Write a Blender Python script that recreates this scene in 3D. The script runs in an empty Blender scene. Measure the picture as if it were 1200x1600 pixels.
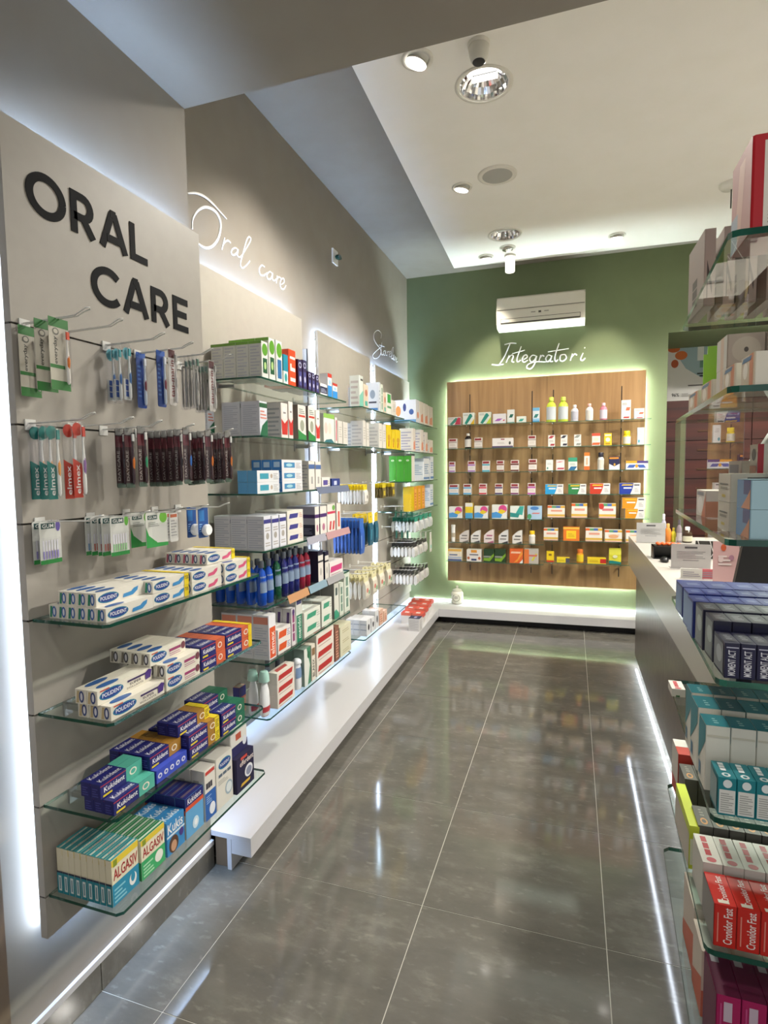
import bpy, bmesh, math, random
from mathutils import Vector, Matrix
R = random.Random(7)
S = bpy.context.scene
COL = S.collection
PI = math.pi

# ------------------------------------------------------------------ camera
FPX, YAW, PITCH, ROLL = 881.64, .32211, .0733, -.01283      # focal length in pixels of the 1200x1600 frame
CAM = Vector((0, 0, 1.5159))
fw = Vector((-math.sin(YAW) * math.cos(PITCH), math.cos(YAW) * math.cos(PITCH), -math.sin(PITCH)))
r0 = Vector((math.cos(YAW), math.sin(YAW), 0))
u0_ = r0.cross(fw)
rt = math.cos(ROLL) * r0 + math.sin(ROLL) * u0_
up = -math.sin(ROLL) * r0 + math.cos(ROLL) * u0_
cd = bpy.data.cameras.new('camera')
cd.sensor_fit = 'HORIZONTAL'; cd.sensor_width = 36; cd.lens = FPX / 1200 * 36; cd.clip_start = .02
co = bpy.data.objects.new('camera', cd); COL.objects.link(co)
co.matrix_world = Matrix(((rt.x, up.x, -fw.x, CAM.x), (rt.y, up.y, -fw.y, CAM.y), (rt.z, up.z, -fw.z, CAM.z), (0, 0, 0, 1)))
S.camera = co

def ray(u, v): return fw + (u - 600) / FPX * rt - (v - 800) / FPX * up
def PX(u, v, x): d = ray(u, v); return CAM + d * ((x - CAM.x) / d.x)      # pixel -> point on the plane x = ...
def PY(u, v, y): d = ray(u, v); return CAM + d * ((y - CAM.y) / d.y)
def PZ(u, v, z): d = ray(u, v); return CAM + d * ((z - CAM.z) / d.z)
def yu(u, x, z):                                                           # y at which (x, y, z) shows at column u
    lo, hi = .3, 9.
    for _ in range(50):
        m = (lo + hi) / 2; d = Vector((x, m, z)) - CAM
        if 600 + FPX * d.dot(rt) / d.dot(fw) < u: lo = m
        else: hi = m
    return lo
def xu(u, y, z):
    lo, hi = -3., 3.
    for _ in range(50):
        m = (lo + hi) / 2; d = Vector((m, y, z)) - CAM
        if 600 + FPX * d.dot(rt) / d.dot(fw) < u: lo = m
        else: hi = m
    return lo

# ------------------------------------------------------------------ world and exposure
W = bpy.data.worlds.new('world'); S.world = W; W.use_nodes = True
W.node_tree.nodes['Background'].inputs[0].default_value = (.8, .85, 1, 1)
W.node_tree.nodes['Background'].inputs[1].default_value = .05
S.view_settings.view_transform = 'Standard'; S.view_settings.look = 'None'
S.view_settings.gamma = 1; S.view_settings.use_curve_mapping = False
S.view_settings.exposure = -0.14
S.cycles.max_bounces = 10; S.cycles.transparent_max_bounces = 24; S.cycles.use_denoising = True
S.cycles.sample_clamp_indirect = 6; S.cycles.caustics_reflective = False; S.cycles.caustics_refractive = False

LED_COL = (.46, .65, 1.0); LED_E = 115.0          # cool strips behind the wall panels
WARM = (1.0, .90, .76); SPOT_W = 105.0            # ceiling lamps

WINDOW_E = .95                                   # bright shop front behind the camera

# ------------------------------------------------------------------ materials
def lin(c):
    if isinstance(c, str):
        c = c.lstrip('#'); c = [int(c[i:i + 2], 16) / 255 for i in (0, 2, 4)]
    return tuple(x / 12.92 if x <= .04045 else ((x + .055) / 1.055) ** 2.4 for x in c)
_M = {}
def mat(col, rough=.42, metal=0., kind='card', **kw):
    key = (str(col), rough, metal, kind, tuple(sorted(kw.items())))
    if key in _M: return _M[key]
    m = bpy.data.materials.new('%s_%s' % (kind, str(col).strip('#'))); m.use_nodes = True
    b = m.node_tree.nodes['Principled BSDF']
    b.inputs['Base Color'].default_value = (*(c * (.86 if kind == 'card' else 1) for c in lin(col)), 1)     # uncoated board, a little darker than pure ink
    b.inputs['Roughness'].default_value = rough; b.inputs['Metallic'].default_value = metal
    for k, v in kw.items(): b.inputs[k.replace('_', ' ')].default_value = v
    _M[key] = m
    return m
def emis(col, e, name='led'):
    m = bpy.data.materials.new(name); m.use_nodes = True; nt = m.node_tree; nt.nodes.clear()
    o = nt.nodes.new('ShaderNodeOutputMaterial'); n = nt.nodes.new('ShaderNodeEmission')
    n.inputs[0].default_value = (*col, 1); n.inputs[1].default_value = e; nt.links.new(n.outputs[0], o.inputs[0])
    return m
def noisy(name, c1, c2, scale=8, rough=.6, detail=4, stretch=(1, 1, 1), bump=0., lo=.35, hi=.65):
    m = bpy.data.materials.new(name); m.use_nodes = True; nt = m.node_tree; b = nt.nodes['Principled BSDF']
    g = nt.nodes.new('ShaderNodeNewGeometry'); mp = nt.nodes.new('ShaderNodeMapping'); mp.inputs['Scale'].default_value = stretch
    n = nt.nodes.new('ShaderNodeTexNoise'); n.inputs['Scale'].default_value = scale; n.inputs['Detail'].default_value = detail
    cr = nt.nodes.new('ShaderNodeValToRGB'); e = cr.color_ramp.elements
    e[0].position = lo; e[1].position = hi; e[0].color = (*lin(c1), 1); e[1].color = (*lin(c2), 1)
    nt.links.new(g.outputs['Position'], mp.inputs[0]); nt.links.new(mp.outputs[0], n.inputs['Vector'])
    nt.links.new(n.outputs[0], cr.inputs[0]); nt.links.new(cr.outputs[0], b.inputs['Base Color'])
    b.inputs['Roughness'].default_value = rough
    if bump:
        bp = nt.nodes.new('ShaderNodeBump'); bp.inputs['Strength'].default_value = bump; bp.inputs['Distance'].default_value = .002
        nt.links.new(n.outputs[0], bp.inputs['Height']); nt.links.new(bp.outputs[0], b.inputs['Normal'])
    return m
def thin_glass(name, tint, refl=1.0, ior=1.5, rough=0.):
    m = bpy.data.materials.new(name); m.use_nodes = True; nt = m.node_tree; nt.nodes.clear()
    o = nt.nodes.new('ShaderNodeOutputMaterial'); t = nt.nodes.new('ShaderNodeBsdfTransparent'); g = nt.nodes.new('ShaderNodeBsdfGlossy')
    f = nt.nodes.new('ShaderNodeFresnel'); f.inputs[0].default_value = ior; mx = nt.nodes.new('ShaderNodeMixShader')
    t.inputs[0].default_value = (*tint, 1); g.inputs['Roughness'].default_value = rough; g.inputs[0].default_value = (refl, refl, refl, 1)
    ge = nt.nodes.new('ShaderNodeNewGeometry'); iv = nt.nodes.new('ShaderNodeMath'); iv.operation = 'SUBTRACT'; iv.inputs[0].default_value = 1
    ml = nt.nodes.new('ShaderNodeMath'); ml.operation = 'MULTIPLY'; nt.links.new(ge.outputs['Backfacing'], iv.inputs[1])       # reflect at the outer face only
    nt.links.new(f.outputs[0], ml.inputs[0]); nt.links.new(iv.outputs[0], ml.inputs[1]); nt.links.new(ml.outputs[0], mx.inputs[0]); nt.links.new(t.outputs[0], mx.inputs[1]); nt.links.new(g.outputs[0], mx.inputs[2]); nt.links.new(mx.outputs[0], o.inputs[0])
    return m
GLASS = thin_glass('shelf_glass', (.93, .975, .955))
ACRYL = thin_glass('clear_plastic', (.95, .95, .96), 1, 1.42, .03)
GLEDGE = mat('#0d4a3c', .12, kind='glass_edge', Transmission_Weight=.25)
M_WALL = noisy('taupe_wall', '#8d867c', '#908a80', 6, .8)
M_GREEN = noisy('green_wall', '#6e7a58', '#717d5b', 6, .8)
M_WHITECEIL = noisy('white_ceiling', '#f7f5ee', '#f9f7f1', 6, .8)
M_PANEL = noisy('greige_panel', '#a29d94', '#a5a097', 20, .5)
M_WHITE = mat('#c3c2c3', .28, kind='white_lacquer')
M_DARK = mat('#211f1e', .6, kind='dark')
M_STEEL = mat('#b9bbbd', .28, 1., 'steel')
M_CHROME = mat('#e6e6e6', .08, 1., 'chrome')
M_GROUT = mat('#b4b1a6', .7, kind='grout')
M_BLACK = mat('#101114', .35, kind='black')
M_WIRE = mat('#dcdcd8', .3, kind='wire')
M_LED = emis(LED_COL, LED_E)                    # upper edges
M_LED_V = emis((.62, .76, 1), 60, 'led_vertical'); M_LED_LOW = emis((.5, .68, 1), 30, 'led_low')
M_LED_SOFT = emis((.80, .88, 1.0), 30.0, 'led_counter')
M_LED_GREEN = emis((.84, 1.0, .97), 340.0, 'led_back')

def mk_wood(name, c1, c2, c3, axis='z', rough=.38):
    m = bpy.data.materials.new(name); m.use_nodes = True; nt = m.node_tree; b = nt.nodes['Principled BSDF']
    g = nt.nodes.new('ShaderNodeNewGeometry'); mp = nt.nodes.new('ShaderNodeMapping')
    mp.inputs['Scale'].default_value = (14, 14, .7) if axis == 'z' else (.7, 14, 14)
    n = nt.nodes.new('ShaderNodeTexNoise'); n.inputs['Scale'].default_value = 1.4; n.inputs['Detail'].default_value = 7; n.inputs['Distortion'].default_value = .5
    cr = nt.nodes.new('ShaderNodeValToRGB'); e = cr.color_ramp.elements
    e[0].position = .28; e[1].position = .72; e[0].color = (*lin(c1), 1); e[1].color = (*lin(c3), 1)
    x = e.new(.5); x.color = (*lin(c2), 1)
    nt.links.new(g.outputs['Position'], mp.inputs[0]); nt.links.new(mp.outputs[0], n.inputs['Vector']); nt.links.new(n.outputs[0], cr.inputs[0])
    nt.links.new(cr.outputs[0], b.inputs['Base Color']); b.inputs['Roughness'].default_value = rough
    return m
M_WOOD = mk_wood('oak_panel', '#8a6a45', '#9c7a52', '#ad8a60')
M_MAHOG = mk_wood('mahogany', '#2a0f09', '#37130b', '#43180e', 'x', .35)
M_COUNTER = mk_wood('dark_brushed_front', '#5a5048', '#655b52', '#70665c', 'x', .3)

def tile_mat():
    m = bpy.data.materials.new('grey_porcelain'); m.use_nodes = True; nt = m.node_tree; b = nt.nodes['Principled BSDF']; L = nt.links.new
    g = nt.nodes.new('ShaderNodeNewGeometry'); oi = nt.nodes.new('ShaderNodeObjectInfo')
    ad = nt.nodes.new('ShaderNodeVectorMath'); ad.operation = 'MULTIPLY_ADD'; ad.inputs[1].default_value = (7, 3, 5)
    L(oi.outputs['Random'], ad.inputs[0]); L(g.outputs['Position'], ad.inputs[2])
    mp = nt.nodes.new('ShaderNodeMapping'); mp.inputs['Scale'].default_value = (.8, 1.7, 1); L(ad.outputs[0], mp.inputs[0])
    n1 = nt.nodes.new('ShaderNodeTexNoise'); n1.inputs['Scale'].default_value = 5; n1.inputs['Detail'].default_value = 8; n1.inputs['Roughness'].default_value = .68
    n2 = nt.nodes.new('ShaderNodeTexNoise'); n2.inputs['Scale'].default_value = 26; n2.inputs['Detail'].default_value = 5
    L(mp.outputs[0], n1.inputs['Vector']); L(mp.outputs[0], n2.inputs['Vector'])
    cr = nt.nodes.new('ShaderNodeValToRGB'); e = cr.color_ramp.elements
    e[0].position = .3; e[1].position = .75; e[0].color = (*lin('#5a5852'), 1); e[1].color = (*lin('#7b786f'), 1)
    x = e.new(.55); x.color = (*lin('#65625b'), 1)
    L(n1.outputs[0], cr.inputs[0])
    c2 = nt.nodes.new('ShaderNodeValToRGB'); e = c2.color_ramp.elements
    e[0].position = .6; e[1].position = .75; e[0].color = (0, 0, 0, 1); e[1].color = (1, 1, 1, 1); L(n2.outputs[0], c2.inputs[0])
    mx = nt.nodes.new('ShaderNodeMixRGB'); mx.blend_type = 'MIX'; ml = nt.nodes.new('ShaderNodeMath'); ml.operation = 'MULTIPLY'; ml.inputs[1].default_value = .42
    L(c2.outputs[0], ml.inputs[0]); L(ml.outputs[0], mx.inputs[0]); L(cr.outputs[0], mx.inputs[1]); mx.inputs[2].default_value = (*lin('#8d897f'), 1)
    L(mx.outputs[0], b.inputs['Base Color'])
    rr = nt.nodes.new('ShaderNodeMapRange'); rr.inputs[3].default_value = .04; rr.inputs[4].default_value = .10; L(n1.outputs[0], rr.inputs[0]); L(rr.outputs[0], b.inputs['Roughness'])
    b.inputs['Specular IOR Level'].default_value = .55
    return m
M_TILE = tile_mat()

# ------------------------------------------------------------------ mesh helpers
class MB:
    """collects faces with a material each; build() links ONE mesh object"""
    def __init__(s): s.v = []; s.f = []; s.mi = []; s.ms = []; s.smooth = []
    def slot(s, m):
        if m not in s.ms: s.ms.append(m)
        return s.ms.index(m)
    def add(s, vs, fs, m, smooth=False):
        o = len(s.v); i = s.slot(m); s.v += [tuple(v) for v in vs]
        for f in fs: s.f.append(tuple(o + k for k in f)); s.mi.append(i); s.smooth.append(smooth)
        return s
    def box(s, x0, y0, z0, x1, y1, z1, m, sides=None):
        vs = [(x0, y0, z0), (x1, y0, z0), (x1, y1, z0), (x0, y1, z0), (x0, y0, z1), (x1, y0, z1), (x1, y1, z1), (x0, y1, z1)]
        fs = [(0, 3, 2, 1), (4, 5, 6, 7), (0, 1, 5, 4), (1, 2, 6, 5), (2, 3, 7, 6), (3, 0, 4, 7)]
        if sides is None: s.add(vs, fs, m)
        else: s.add(vs, fs[:2], m); s.add(vs, fs[2:], sides)
        return s
    def prism(s, poly, z0, z1, m, side=None):
        n = len(poly); vs = [(x, y, z0) for x, y in poly] + [(x, y, z1) for x, y in poly]
        s.add(vs, [tuple(range(n - 1, -1, -1)), tuple(range(n, 2 * n))], m)
        s.add(vs, [(i, (i + 1) % n, n + (i + 1) % n, n + i) for i in range(n)], side or m)
        return s
    def lathe(s, prof, m, n=16, c=(0, 0, 0), sx=1, sy=1, smooth=True, caps=True):
        vs = []
        for r, z in prof:
            for k in range(n):
                a = 2 * PI * k / n; vs.append((c[0] + r * sx * math.cos(a), c[1] + r * sy * math.sin(a), c[2] + z))
        fs = []
        for j in range(len(prof) - 1):
            for k in range(n): fs.append((j * n + k, j * n + (k + 1) % n, (j + 1) * n + (k + 1) % n, (j + 1) * n + k))
        s.add(vs, fs, m, smooth); q = len(prof) - 1
        if caps: s.add(vs, [tuple(range(n - 1, -1, -1)), tuple(q * n + k for k in range(n))], m)
        return s
    def tube(s, pts, r, m, n=6, rs=None):
        pts = [Vector(p) for p in pts]; vs = []; N = len(pts); pn = None
        for i, p in enumerate(pts):
            t = (pts[min(i + 1, N - 1)] - pts[max(i - 1, 0)]).normalized()
            if pn is None: pn = t.orthogonal().normalized()
            pn = (pn - t * pn.dot(t)).normalized(); bn = t.cross(pn); rr = rs[i] if rs else r
            for k in range(n):
                a = 2 * PI * k / n; vs.append(p + (pn * math.cos(a) + bn * math.sin(a)) * rr)
        fs = [(j * n + k, j * n + (k + 1) % n, (j + 1) * n + (k + 1) % n, (j + 1) * n + k) for j in range(N - 1) for k in range(n)]
        s.add(vs, fs, m, True); s.add(vs, [tuple(range(n - 1, -1, -1)), tuple((N - 1) * n + k for k in range(n))], m)
        return s
    def mesh(s, name):
        me = bpy.data.meshes.new(name); me.from_pydata(s.v, [], s.f)
        for m in s.ms: me.materials.append(m)
        me.polygons.foreach_set('material_index', s.mi); me.polygons.foreach_set('use_smooth', s.smooth); me.update()
        return me
    def build(s, name, parent=None, loc=None, rz=0): return link(name, s.mesh(name), parent, loc, rz)
def link(name, me, parent=None, loc=None, rz=0):
    o = bpy.data.objects.new(name, me); COL.objects.link(o)
    if parent is not None: o.parent = parent
    if loc is not None: o.location = loc
    o.rotation_euler.z = rz
    return o
def tag(o, label, cat, group=None):
    o['label'] = label; o['category'] = cat
    if group: o['group'] = group
    return o
def empty(name, loc=(0, 0, 0), rz=0): return link(name, None, None, loc, rz)
def struct(o): o['kind'] = 'structure'; return o
def thing(name, label, cat, loc, parts, rz=0, group=None):
    """an Empty at the base with one child per (name, mesh[, label])"""
    e = empty(name, loc, rz); tag(e, label, cat, group)
    got = {}
    for p in parts:                                    # 'part>piece' hangs the piece under that part
        up_, _, nm = p[0].rpartition('>'); c = link(nm, p[1], got.get(up_, e)); got[nm] = c
        if len(p) > 2: c['label'] = p[2]
    return e

# ------------------------------------------------------------------ flat print and cartons
_T = {}
def text2d(s, bold=.012):
    """outline of a word as triangles in a unit box (built-in font)"""
    if s in _T: return _T[s]
    c = bpy.data.curves.new('t', 'FONT'); c.body = s; c.resolution_u = 2; c.offset = bold
    o = bpy.data.objects.new('t', c); COL.objects.link(o)
    bpy.context.view_layer.update()
    me = bpy.data.meshes.new_from_object(o.evaluated_get(bpy.context.evaluated_depsgraph_get()))
    vs = [(v.co.x, v.co.y) for v in me.vertices]; fs = [tuple(p.vertices) for p in me.polygons]
    bpy.data.objects.remove(o); bpy.data.curves.remove(c); bpy.data.meshes.remove(me)
    x0 = min(v[0] for v in vs); x1 = max(v[0] for v in vs); y0 = min(v[1] for v in vs); y1 = max(v[1] for v in vs)
    _T[s] = ([((x - x0) / (x1 - x0), (y - y0) / (y1 - y0)) for x, y in vs], fs)
    return _T[s]
def face_frame(f, w, d, h):
    """origin, u vector, v vector, normal of a carton face (origin of the carton: centre of its base, front towards -y)"""
    a, b = w / 2, d / 2
    return {'F': ((-a, -b, 0), (w, 0, 0), (0, 0, h), (0, -1, 0)), 'B': ((a, b, 0), (-w, 0, 0), (0, 0, h), (0, 1, 0)),
            'L': ((-a, b, 0), (0, -d, 0), (0, 0, h), (-1, 0, 0)), 'R': ((a, -b, 0), (0, d, 0), (0, 0, h), (1, 0, 0)),
            'T': ((-a, -b, h), (w, 0, 0), (0, d, 0), (0, 0, 1)), 'D': ((-a, b, 0), (w, 0, 0), (0, -d, 0), (0, 0, -1))}[f]
def decal(mb, fr, spec, off):
    O, U, V, N = (Vector(q) for q in fr)
    sh, x0, y0, x1, y1, col = spec[:6]; m = mat(col) if not isinstance(col, bpy.types.Material) else col
    P = lambda a, b: O + U * a + V * b + N * off
    if sh == 'r': mb.add([P(x0, y0), P(x1, y0), P(x1, y1), P(x0, y1)], [(0, 1, 2, 3)], m)
    elif sh == 'o':
        n = 18; cx, cy, rx, ry = (x0 + x1) / 2, (y0 + y1) / 2, (x1 - x0) / 2, (y1 - y0) / 2
        mb.add([P(cx + rx * math.cos(2 * PI * k / n), cy + ry * math.sin(2 * PI * k / n)) for k in range(n)], [tuple(range(n))], m)
    elif sh == 'd':                                    # slanted band
        s = spec[6]; mb.add([P(x0, y0), P(x1, y0), P(min(1, x1 + s), y1), P(min(1, x0 + s), y1)], [(0, 1, 2, 3)], m)
    elif sh == 'p':                                    # polygon
        mb.add([P(a, b) for a, b in spec[6]], [tuple(range(len(spec[6])))], m)
    elif sh in 'tw' and spec[6] == '~':                # a word too blurred to read: broken bar
        for k in range(3):
            a, b = k / 3 + .02, (k + 1) / 3 - .03
            q = [(x0 + (x1 - x0) * a, y0), (x0 + (x1 - x0) * b, y0), (x0 + (x1 - x0) * b, y1), (x0 + (x1 - x0) * a, y1)] if sh == 't' else [(x0, y0 + (y1 - y0) * a), (x1, y0 + (y1 - y0) * a), (x1, y0 + (y1 - y0) * b), (x0, y0 + (y1 - y0) * b)]
            mb.add([P(*c) for c in q], [(0, 1, 2, 3)], m)
    elif sh in 'tw':                                   # word, w: turned a quarter, reading upwards
        vs, fs = text2d(spec[6])
        if sh == 't': q = [P(x0 + a * (x1 - x0), y0 + b * (y1 - y0)) for a, b in vs]
        else: q = [P(x1 - b * (x1 - x0), y0 + a * (y1 - y0)) for a, b in vs]
        mb.add(q, fs, m)
    elif sh == 'l':                                    # lines of small print
        n = spec[6]
        for k in range(n):
            a = y0 + (y1 - y0) * k / n; b = a + (y1 - y0) / n * .45; e = x1 - (x1 - x0) * (.35 if k % 3 == 2 else .08 * (k % 2))
            mb.add([P(x0, a), P(e, a), P(e, b), P(x0, b)], [(0, 1, 2, 3)], m)
DESIGN = {}
_C = {}
def carton(key, w, d, h, name='carton'):
    """folding carton: box with slightly proud closing flaps and its printed faces"""
    k = (key, round(w, 4), round(d, 4), round(h, 4))
    if k in _C: return _C[k]
    base, decs = DESIGN[key]
    mb = MB(); m = mat(base); c = min(w, d, h) * .03
    a, b = w / 2, d / 2
    # chamfered vertical edges
    poly = [(-a + c, -b), (a - c, -b), (a, -b + c), (a, b - c), (a - c, b), (-a + c, b), (-a, b - c), (-a, -b + c)]
    mb.prism(poly, 0, h, m)
    for i, dc in enumerate(decs):
        for f in dc[0]: decal(mb, face_frame(f, w, d, h), dc[1:], .0003 + .00012 * i)
    _C[k] = mb.mesh(name)
    return _C[k]
# ================================================================== the room
XF, XR, YB = -1.305, -1.655, 5.80        # front left wall, recessed left wall, back wall
YS = 1.755                               # step between the two left walls and edge of the low soffit
ZS, ZC = 2.79, 3.50                      # soffit, main ceiling
XE, YN = 3.2, -1.6                       # right wall, wall behind the camera
struct(MB().box(-1.9, YN, -.12, XE + .2, 6.8, -.0012, M_GROUT).build('floor'))
FLOOR = bpy.data.objects['floor']
tile = MB().prism([(-.2985, -.29855), (.2985, -.29855), (.2985, .2985), (-.2985, .2985)], -.001, 0, M_TILE).mesh('floor_tile')
for i in range(-1, 8):
    for j in range(-7, 6):
        cx, cy = -1.0802 + .6 * i + .3, 2.4054 + .6 * j + .3
        link('floor_tile', tile, FLOOR, (cx, cy, 0))
struct(MB().box(-2.0, YN, 0, XF, YS, ZS, M_WALL).build('wall_left_front'))
struct(MB().box(-2.0, YS, 0, XR, YB, ZC, M_WALL).build('wall_left'))
struct(MB().box(-2.0, YB, 0, .818, 6.6, ZC, M_GREEN).build('wall_back'))
struct(MB().box(.818, YB, 2.735, XE + .2, 6.6, ZC, M_GREEN).build('wall_back_upper'))
struct(MB().box(.818, 6.6, 0, XE + .2, 6.75, 2.735, M_GREEN).build('wall_recess'))
struct(MB().box(XE, YN, 0, XE + .2, YB, ZC, mat('#cfcbc0', .7, kind='paint')).build('wall_right'))
struct(MB().box(-2.0, YN - .15, 0, XE + .2, YN, ZC, mat('#b5b0a6', .7, kind='paint')).build('wall_near'))
wn = struct(MB().box(-1.0, YN + .001, .35, 2.9, YN + .012, 2.65, emis((.95, .97, 1.0), WINDOW_E, 'bright_shop_window')).build('window_1'))
for x in (-1.03, .26, 1.57, 2.9): MB().box(x, YN + .0125, .32, x + .05, YN + .05, 2.68, M_STEEL).build('window_frame', wn)
cl = MB(); cl.box(-2.0, YN, ZS, XE, YS, ZC + .2, M_WALL); cl.box(-2.0, YS, ZC, XE, YB, ZC + .2, M_WALL)
struct(cl.build('ceiling'))
ZW = 3.41
a, b = PZ(546.3, 96.3, ZW), PZ(709.5, 419.3, ZW)
sl = (b.x - a.x) / (b.y - a.y)
DLP = [(PZ(756, 132, ZW), .118), (PZ(789, 366.5, ZW), .113)]     # openings of the two recessed downlights in view
outer = [(a.x + sl * (YS + .002 - a.y), YS + .002), (XE, YS + .002), (XE, b.y + .14), (b.x, b.y)]
wc = MB(); bmw = bmesh.new(); vo = [bmw.verts.new((x, y, ZW)) for x, y in outer]; eds = [bmw.edges.new((vo[i], vo[(i + 1) % 4])) for i in range(4)]
for pc, rr in DLP:
    vc = [bmw.verts.new((pc.x + rr * math.cos(2 * PI * k / 32), pc.y + rr * math.sin(2 * PI * k / 32), ZW)) for k in range(32)]; eds += [bmw.edges.new((vc[k], vc[(k + 1) % 32])) for k in range(32)]
bmesh.ops.triangle_fill(bmw, edges=eds, use_beauty=True, use_dissolve=False)
bmw.verts.index_update()
wc.add([v.co for v in bmw.verts], [tuple(v.index for v in (f.verts if f.normal.z < 0 else reversed(f.verts))) for f in bmw.faces], M_WHITECEIL); bmw.free()
wc.add([(x, y, z_) for z_ in (ZW, ZC) for x, y in outer], [(i, (i + 1) % 4, 4 + (i + 1) % 4, 4 + i) for i in range(4)], M_WHITECEIL)
o = struct(wc.build('ceiling_panel_white'))
# tiled baseboard of the front wall, pieces with a joint, top strip painted white for the light lying on it
bb = struct(MB().box(XF, .9, .0, XF + .006, YS, .10, M_GROUT).build('baseboard_left'))
for y0, y1 in ((-.2, .604), (.607, 1.2035), (1.2065, YS)):
    MB().box(XF + .0005, y0, .001, XF + .010, y1, .088, M_TILE).build('baseboard_tile', bb)
MB().box(XF + .0005, -.2, .089, XF + .012, YS, .108, M_WHITE).build('baseboard_lit_top', bb)
# brown frame post where the front wall begins
struct(MB().box(XF + .001, .78, 0, XF + .012, .93, 2.2, mat('#7b6a58', .5, kind='paint')).build('trim_1'))

# ------------------------------------------------------------------ LED strips as things: aluminium profile + diffuser
def led(name, p0, p1, w, m, label, nrm=(0, 0, 1), t=.006, group=None):
    """strip light between two points, w wide, its diffuser towards nrm"""
    p0, p1, n = Vector(p0), Vector(p1), Vector(nrm); d = (p1 - p0).normalized(); s = d.cross(n).normalized() * w / 2
    prof, dif = MB(), MB()
    def slab(mb, o0, o1, k, mm):
        vs = [q + e * k + n * oo for oo in (o0, o1) for q in (p0, p1) for e in (s, -s)]
        mb.add(vs, [(0, 1, 3, 2), (4, 6, 7, 5), (0, 4, 5, 1), (2, 3, 7, 6), (0, 2, 6, 4), (1, 5, 7, 3)], mm)
    slab(prof, 0, t * .5, 1.0, M_STEEL); slab(dif, t * .5, t, .86, m)
    c = (p0 + p1) / 2
    e = empty(name, c); tag(e, label, 'light strip', group)
    for nm, mb in (('profile', prof), ('diffuser', dif)):
        q = mb.build(nm, e); q.location = -c
    return e

# ------------------------------------------------------------------ display panels on the left walls
def boards(root, xb, xf, y0, y1, z0, z1, zs, gap=.005):
    """boards between the slat grooves, with a dark insert in every groove"""
    cuts = [z0] + list(zs) + [z1]
    MB().box(xb, y0 + .004, z0 + .004, xb + .004, y1 - .004, z1 - .004, M_DARK).build('backing', root)
    for i in range(len(cuts) - 1):
        a = cuts[i] + (gap / 2 if i else 0); b = cuts[i + 1] - (gap / 2 if i < len(cuts) - 2 else 0)
        MB().box(xb + .0045, y0, a, xf, y1, b, M_PANEL).build('panel_board', root)
    for z in zs: MB().box(xb + .0045, y0 + .001, z - gap / 2 + .0005, xf - .008, y1 - .001, z + gap / 2 - .0005, mat('#4a4742', .6, kind='insert')).build('groove_insert', root)
XP = -1.245
ZF = [.458, .694, .93, 1.166, 1.402, 1.64, 1.876]           # grooves and shelf heights of the front panel
fp = tag(empty('slatwall_display', (XF, 1.365, .345)), 'tall greige slat panel carrying the black ORAL CARE lettering', 'panel')
Y0F, Y1F, Z0F, Z1F = 1.002, 1.728, .345, 2.345
boards(fp, XP - .026, XP, Y0F, Y1F, Z0F, Z1F, [z - .004 for z in ZF])
for c in fp.children: c.location = (-XF, -1.365, -.345)
MB().box(XF, 1.15, .6, XP - .0265, 1.58, 2.1, M_STEEL).build('mounting_frame', fp).location = (-XF, -1.365, -.345)
g0 = 'cool white strip light behind the %s edge of the ORAL CARE panel'
led('strip_light', (XF + .017, Y0F + .05, Z1F - .042), (XF + .017, Y1F - .01, Z1F - .042), .026, M_LED, g0 % 'top', (0, 0, 1))
led('strip_light', (XF + .017, Y0F + .05, Z0F + .05), (XF + .017, Y1F - .02, Z0F + .05), .026, M_LED, g0 % 'bottom', (0, 0, -1))
led('strip_light', (XF + .017, Y0F + .038, Z0F + .01), (XF + .017, Y0F + .038, Z1F - .01), .026, M_LED_V, g0 % 'near vertical', (0, -1, 0))

ZR = [.39, .6475, .905, 1.1625, 1.42, 1.6775, 1.935]        # shelf heights of the recessed wall
XQ = -1.597
BAYS = [(2.13, 3.225), (3.455, 4.47), (4.60, 5.655)]
ZT = [2.455, 2.44, 2.415]
for (y0, y1), zt, nm in zip(BAYS, ZT, ('beside the front wall step', 'in the middle of the recessed wall', 'next to the green wall')):
    e = tag(empty('slatwall_display', (XR, (y0 + y1) / 2, .25)), 'light greige slat panel ' + nm, 'panel')
    boards(e, XQ - .024, XQ, y0, y1, .25, zt, [z - .004 for z in ZR])
    for c in e.children: c.location = (-XR, -(y0 + y1) / 2, -.25)
    MB().box(XR, y0 + .25, .6, XQ - .0245, y1 - .25, 2.1, M_STEEL).build('mounting_frame', e).location = (-XR, -(y0 + y1) / 2, -.25)
    lb = 'strip light behind the %s edge of the panel ' + nm
    led('strip_light', (XR + .017, y0 + .03, zt - .042), (XR + .017, y1 - .03, zt - .042), .026, M_LED, lb % 'top', (0, 0, 1))
    led('strip_light', (XR + .017, y0 + .05, .285), (XR + .017, y1 - .05, .285), .026, M_LED_LOW, lb % 'bottom', (0, 0, -1))
    led('strip_light', (XR + .017, y0 + .06, .3), (XR + .017, y0 + .06, zt - .05), .026, M_LED_V, lb % 'near', (0, -1, 0))
    led('strip_light', (XR + .017, y1 - .035, .3), (XR + .017, y1 - .035, zt - .05), .026, M_LED_V, lb % 'far', (0, 1, 0))
tag(MB().box(XR, 3.335, .2, XR + .03, 3.347, 2.30, M_STEEL).prism([(XR + .03, 3.337), (XR + .036, 3.337), (XR + .036, 3.345), (XR + .03, 3.345)], .2, 2.30, M_BLACK).build('upright_profile'),
    'slim dark metal upright in the lit gap between two slat panels', 'profile')

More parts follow.
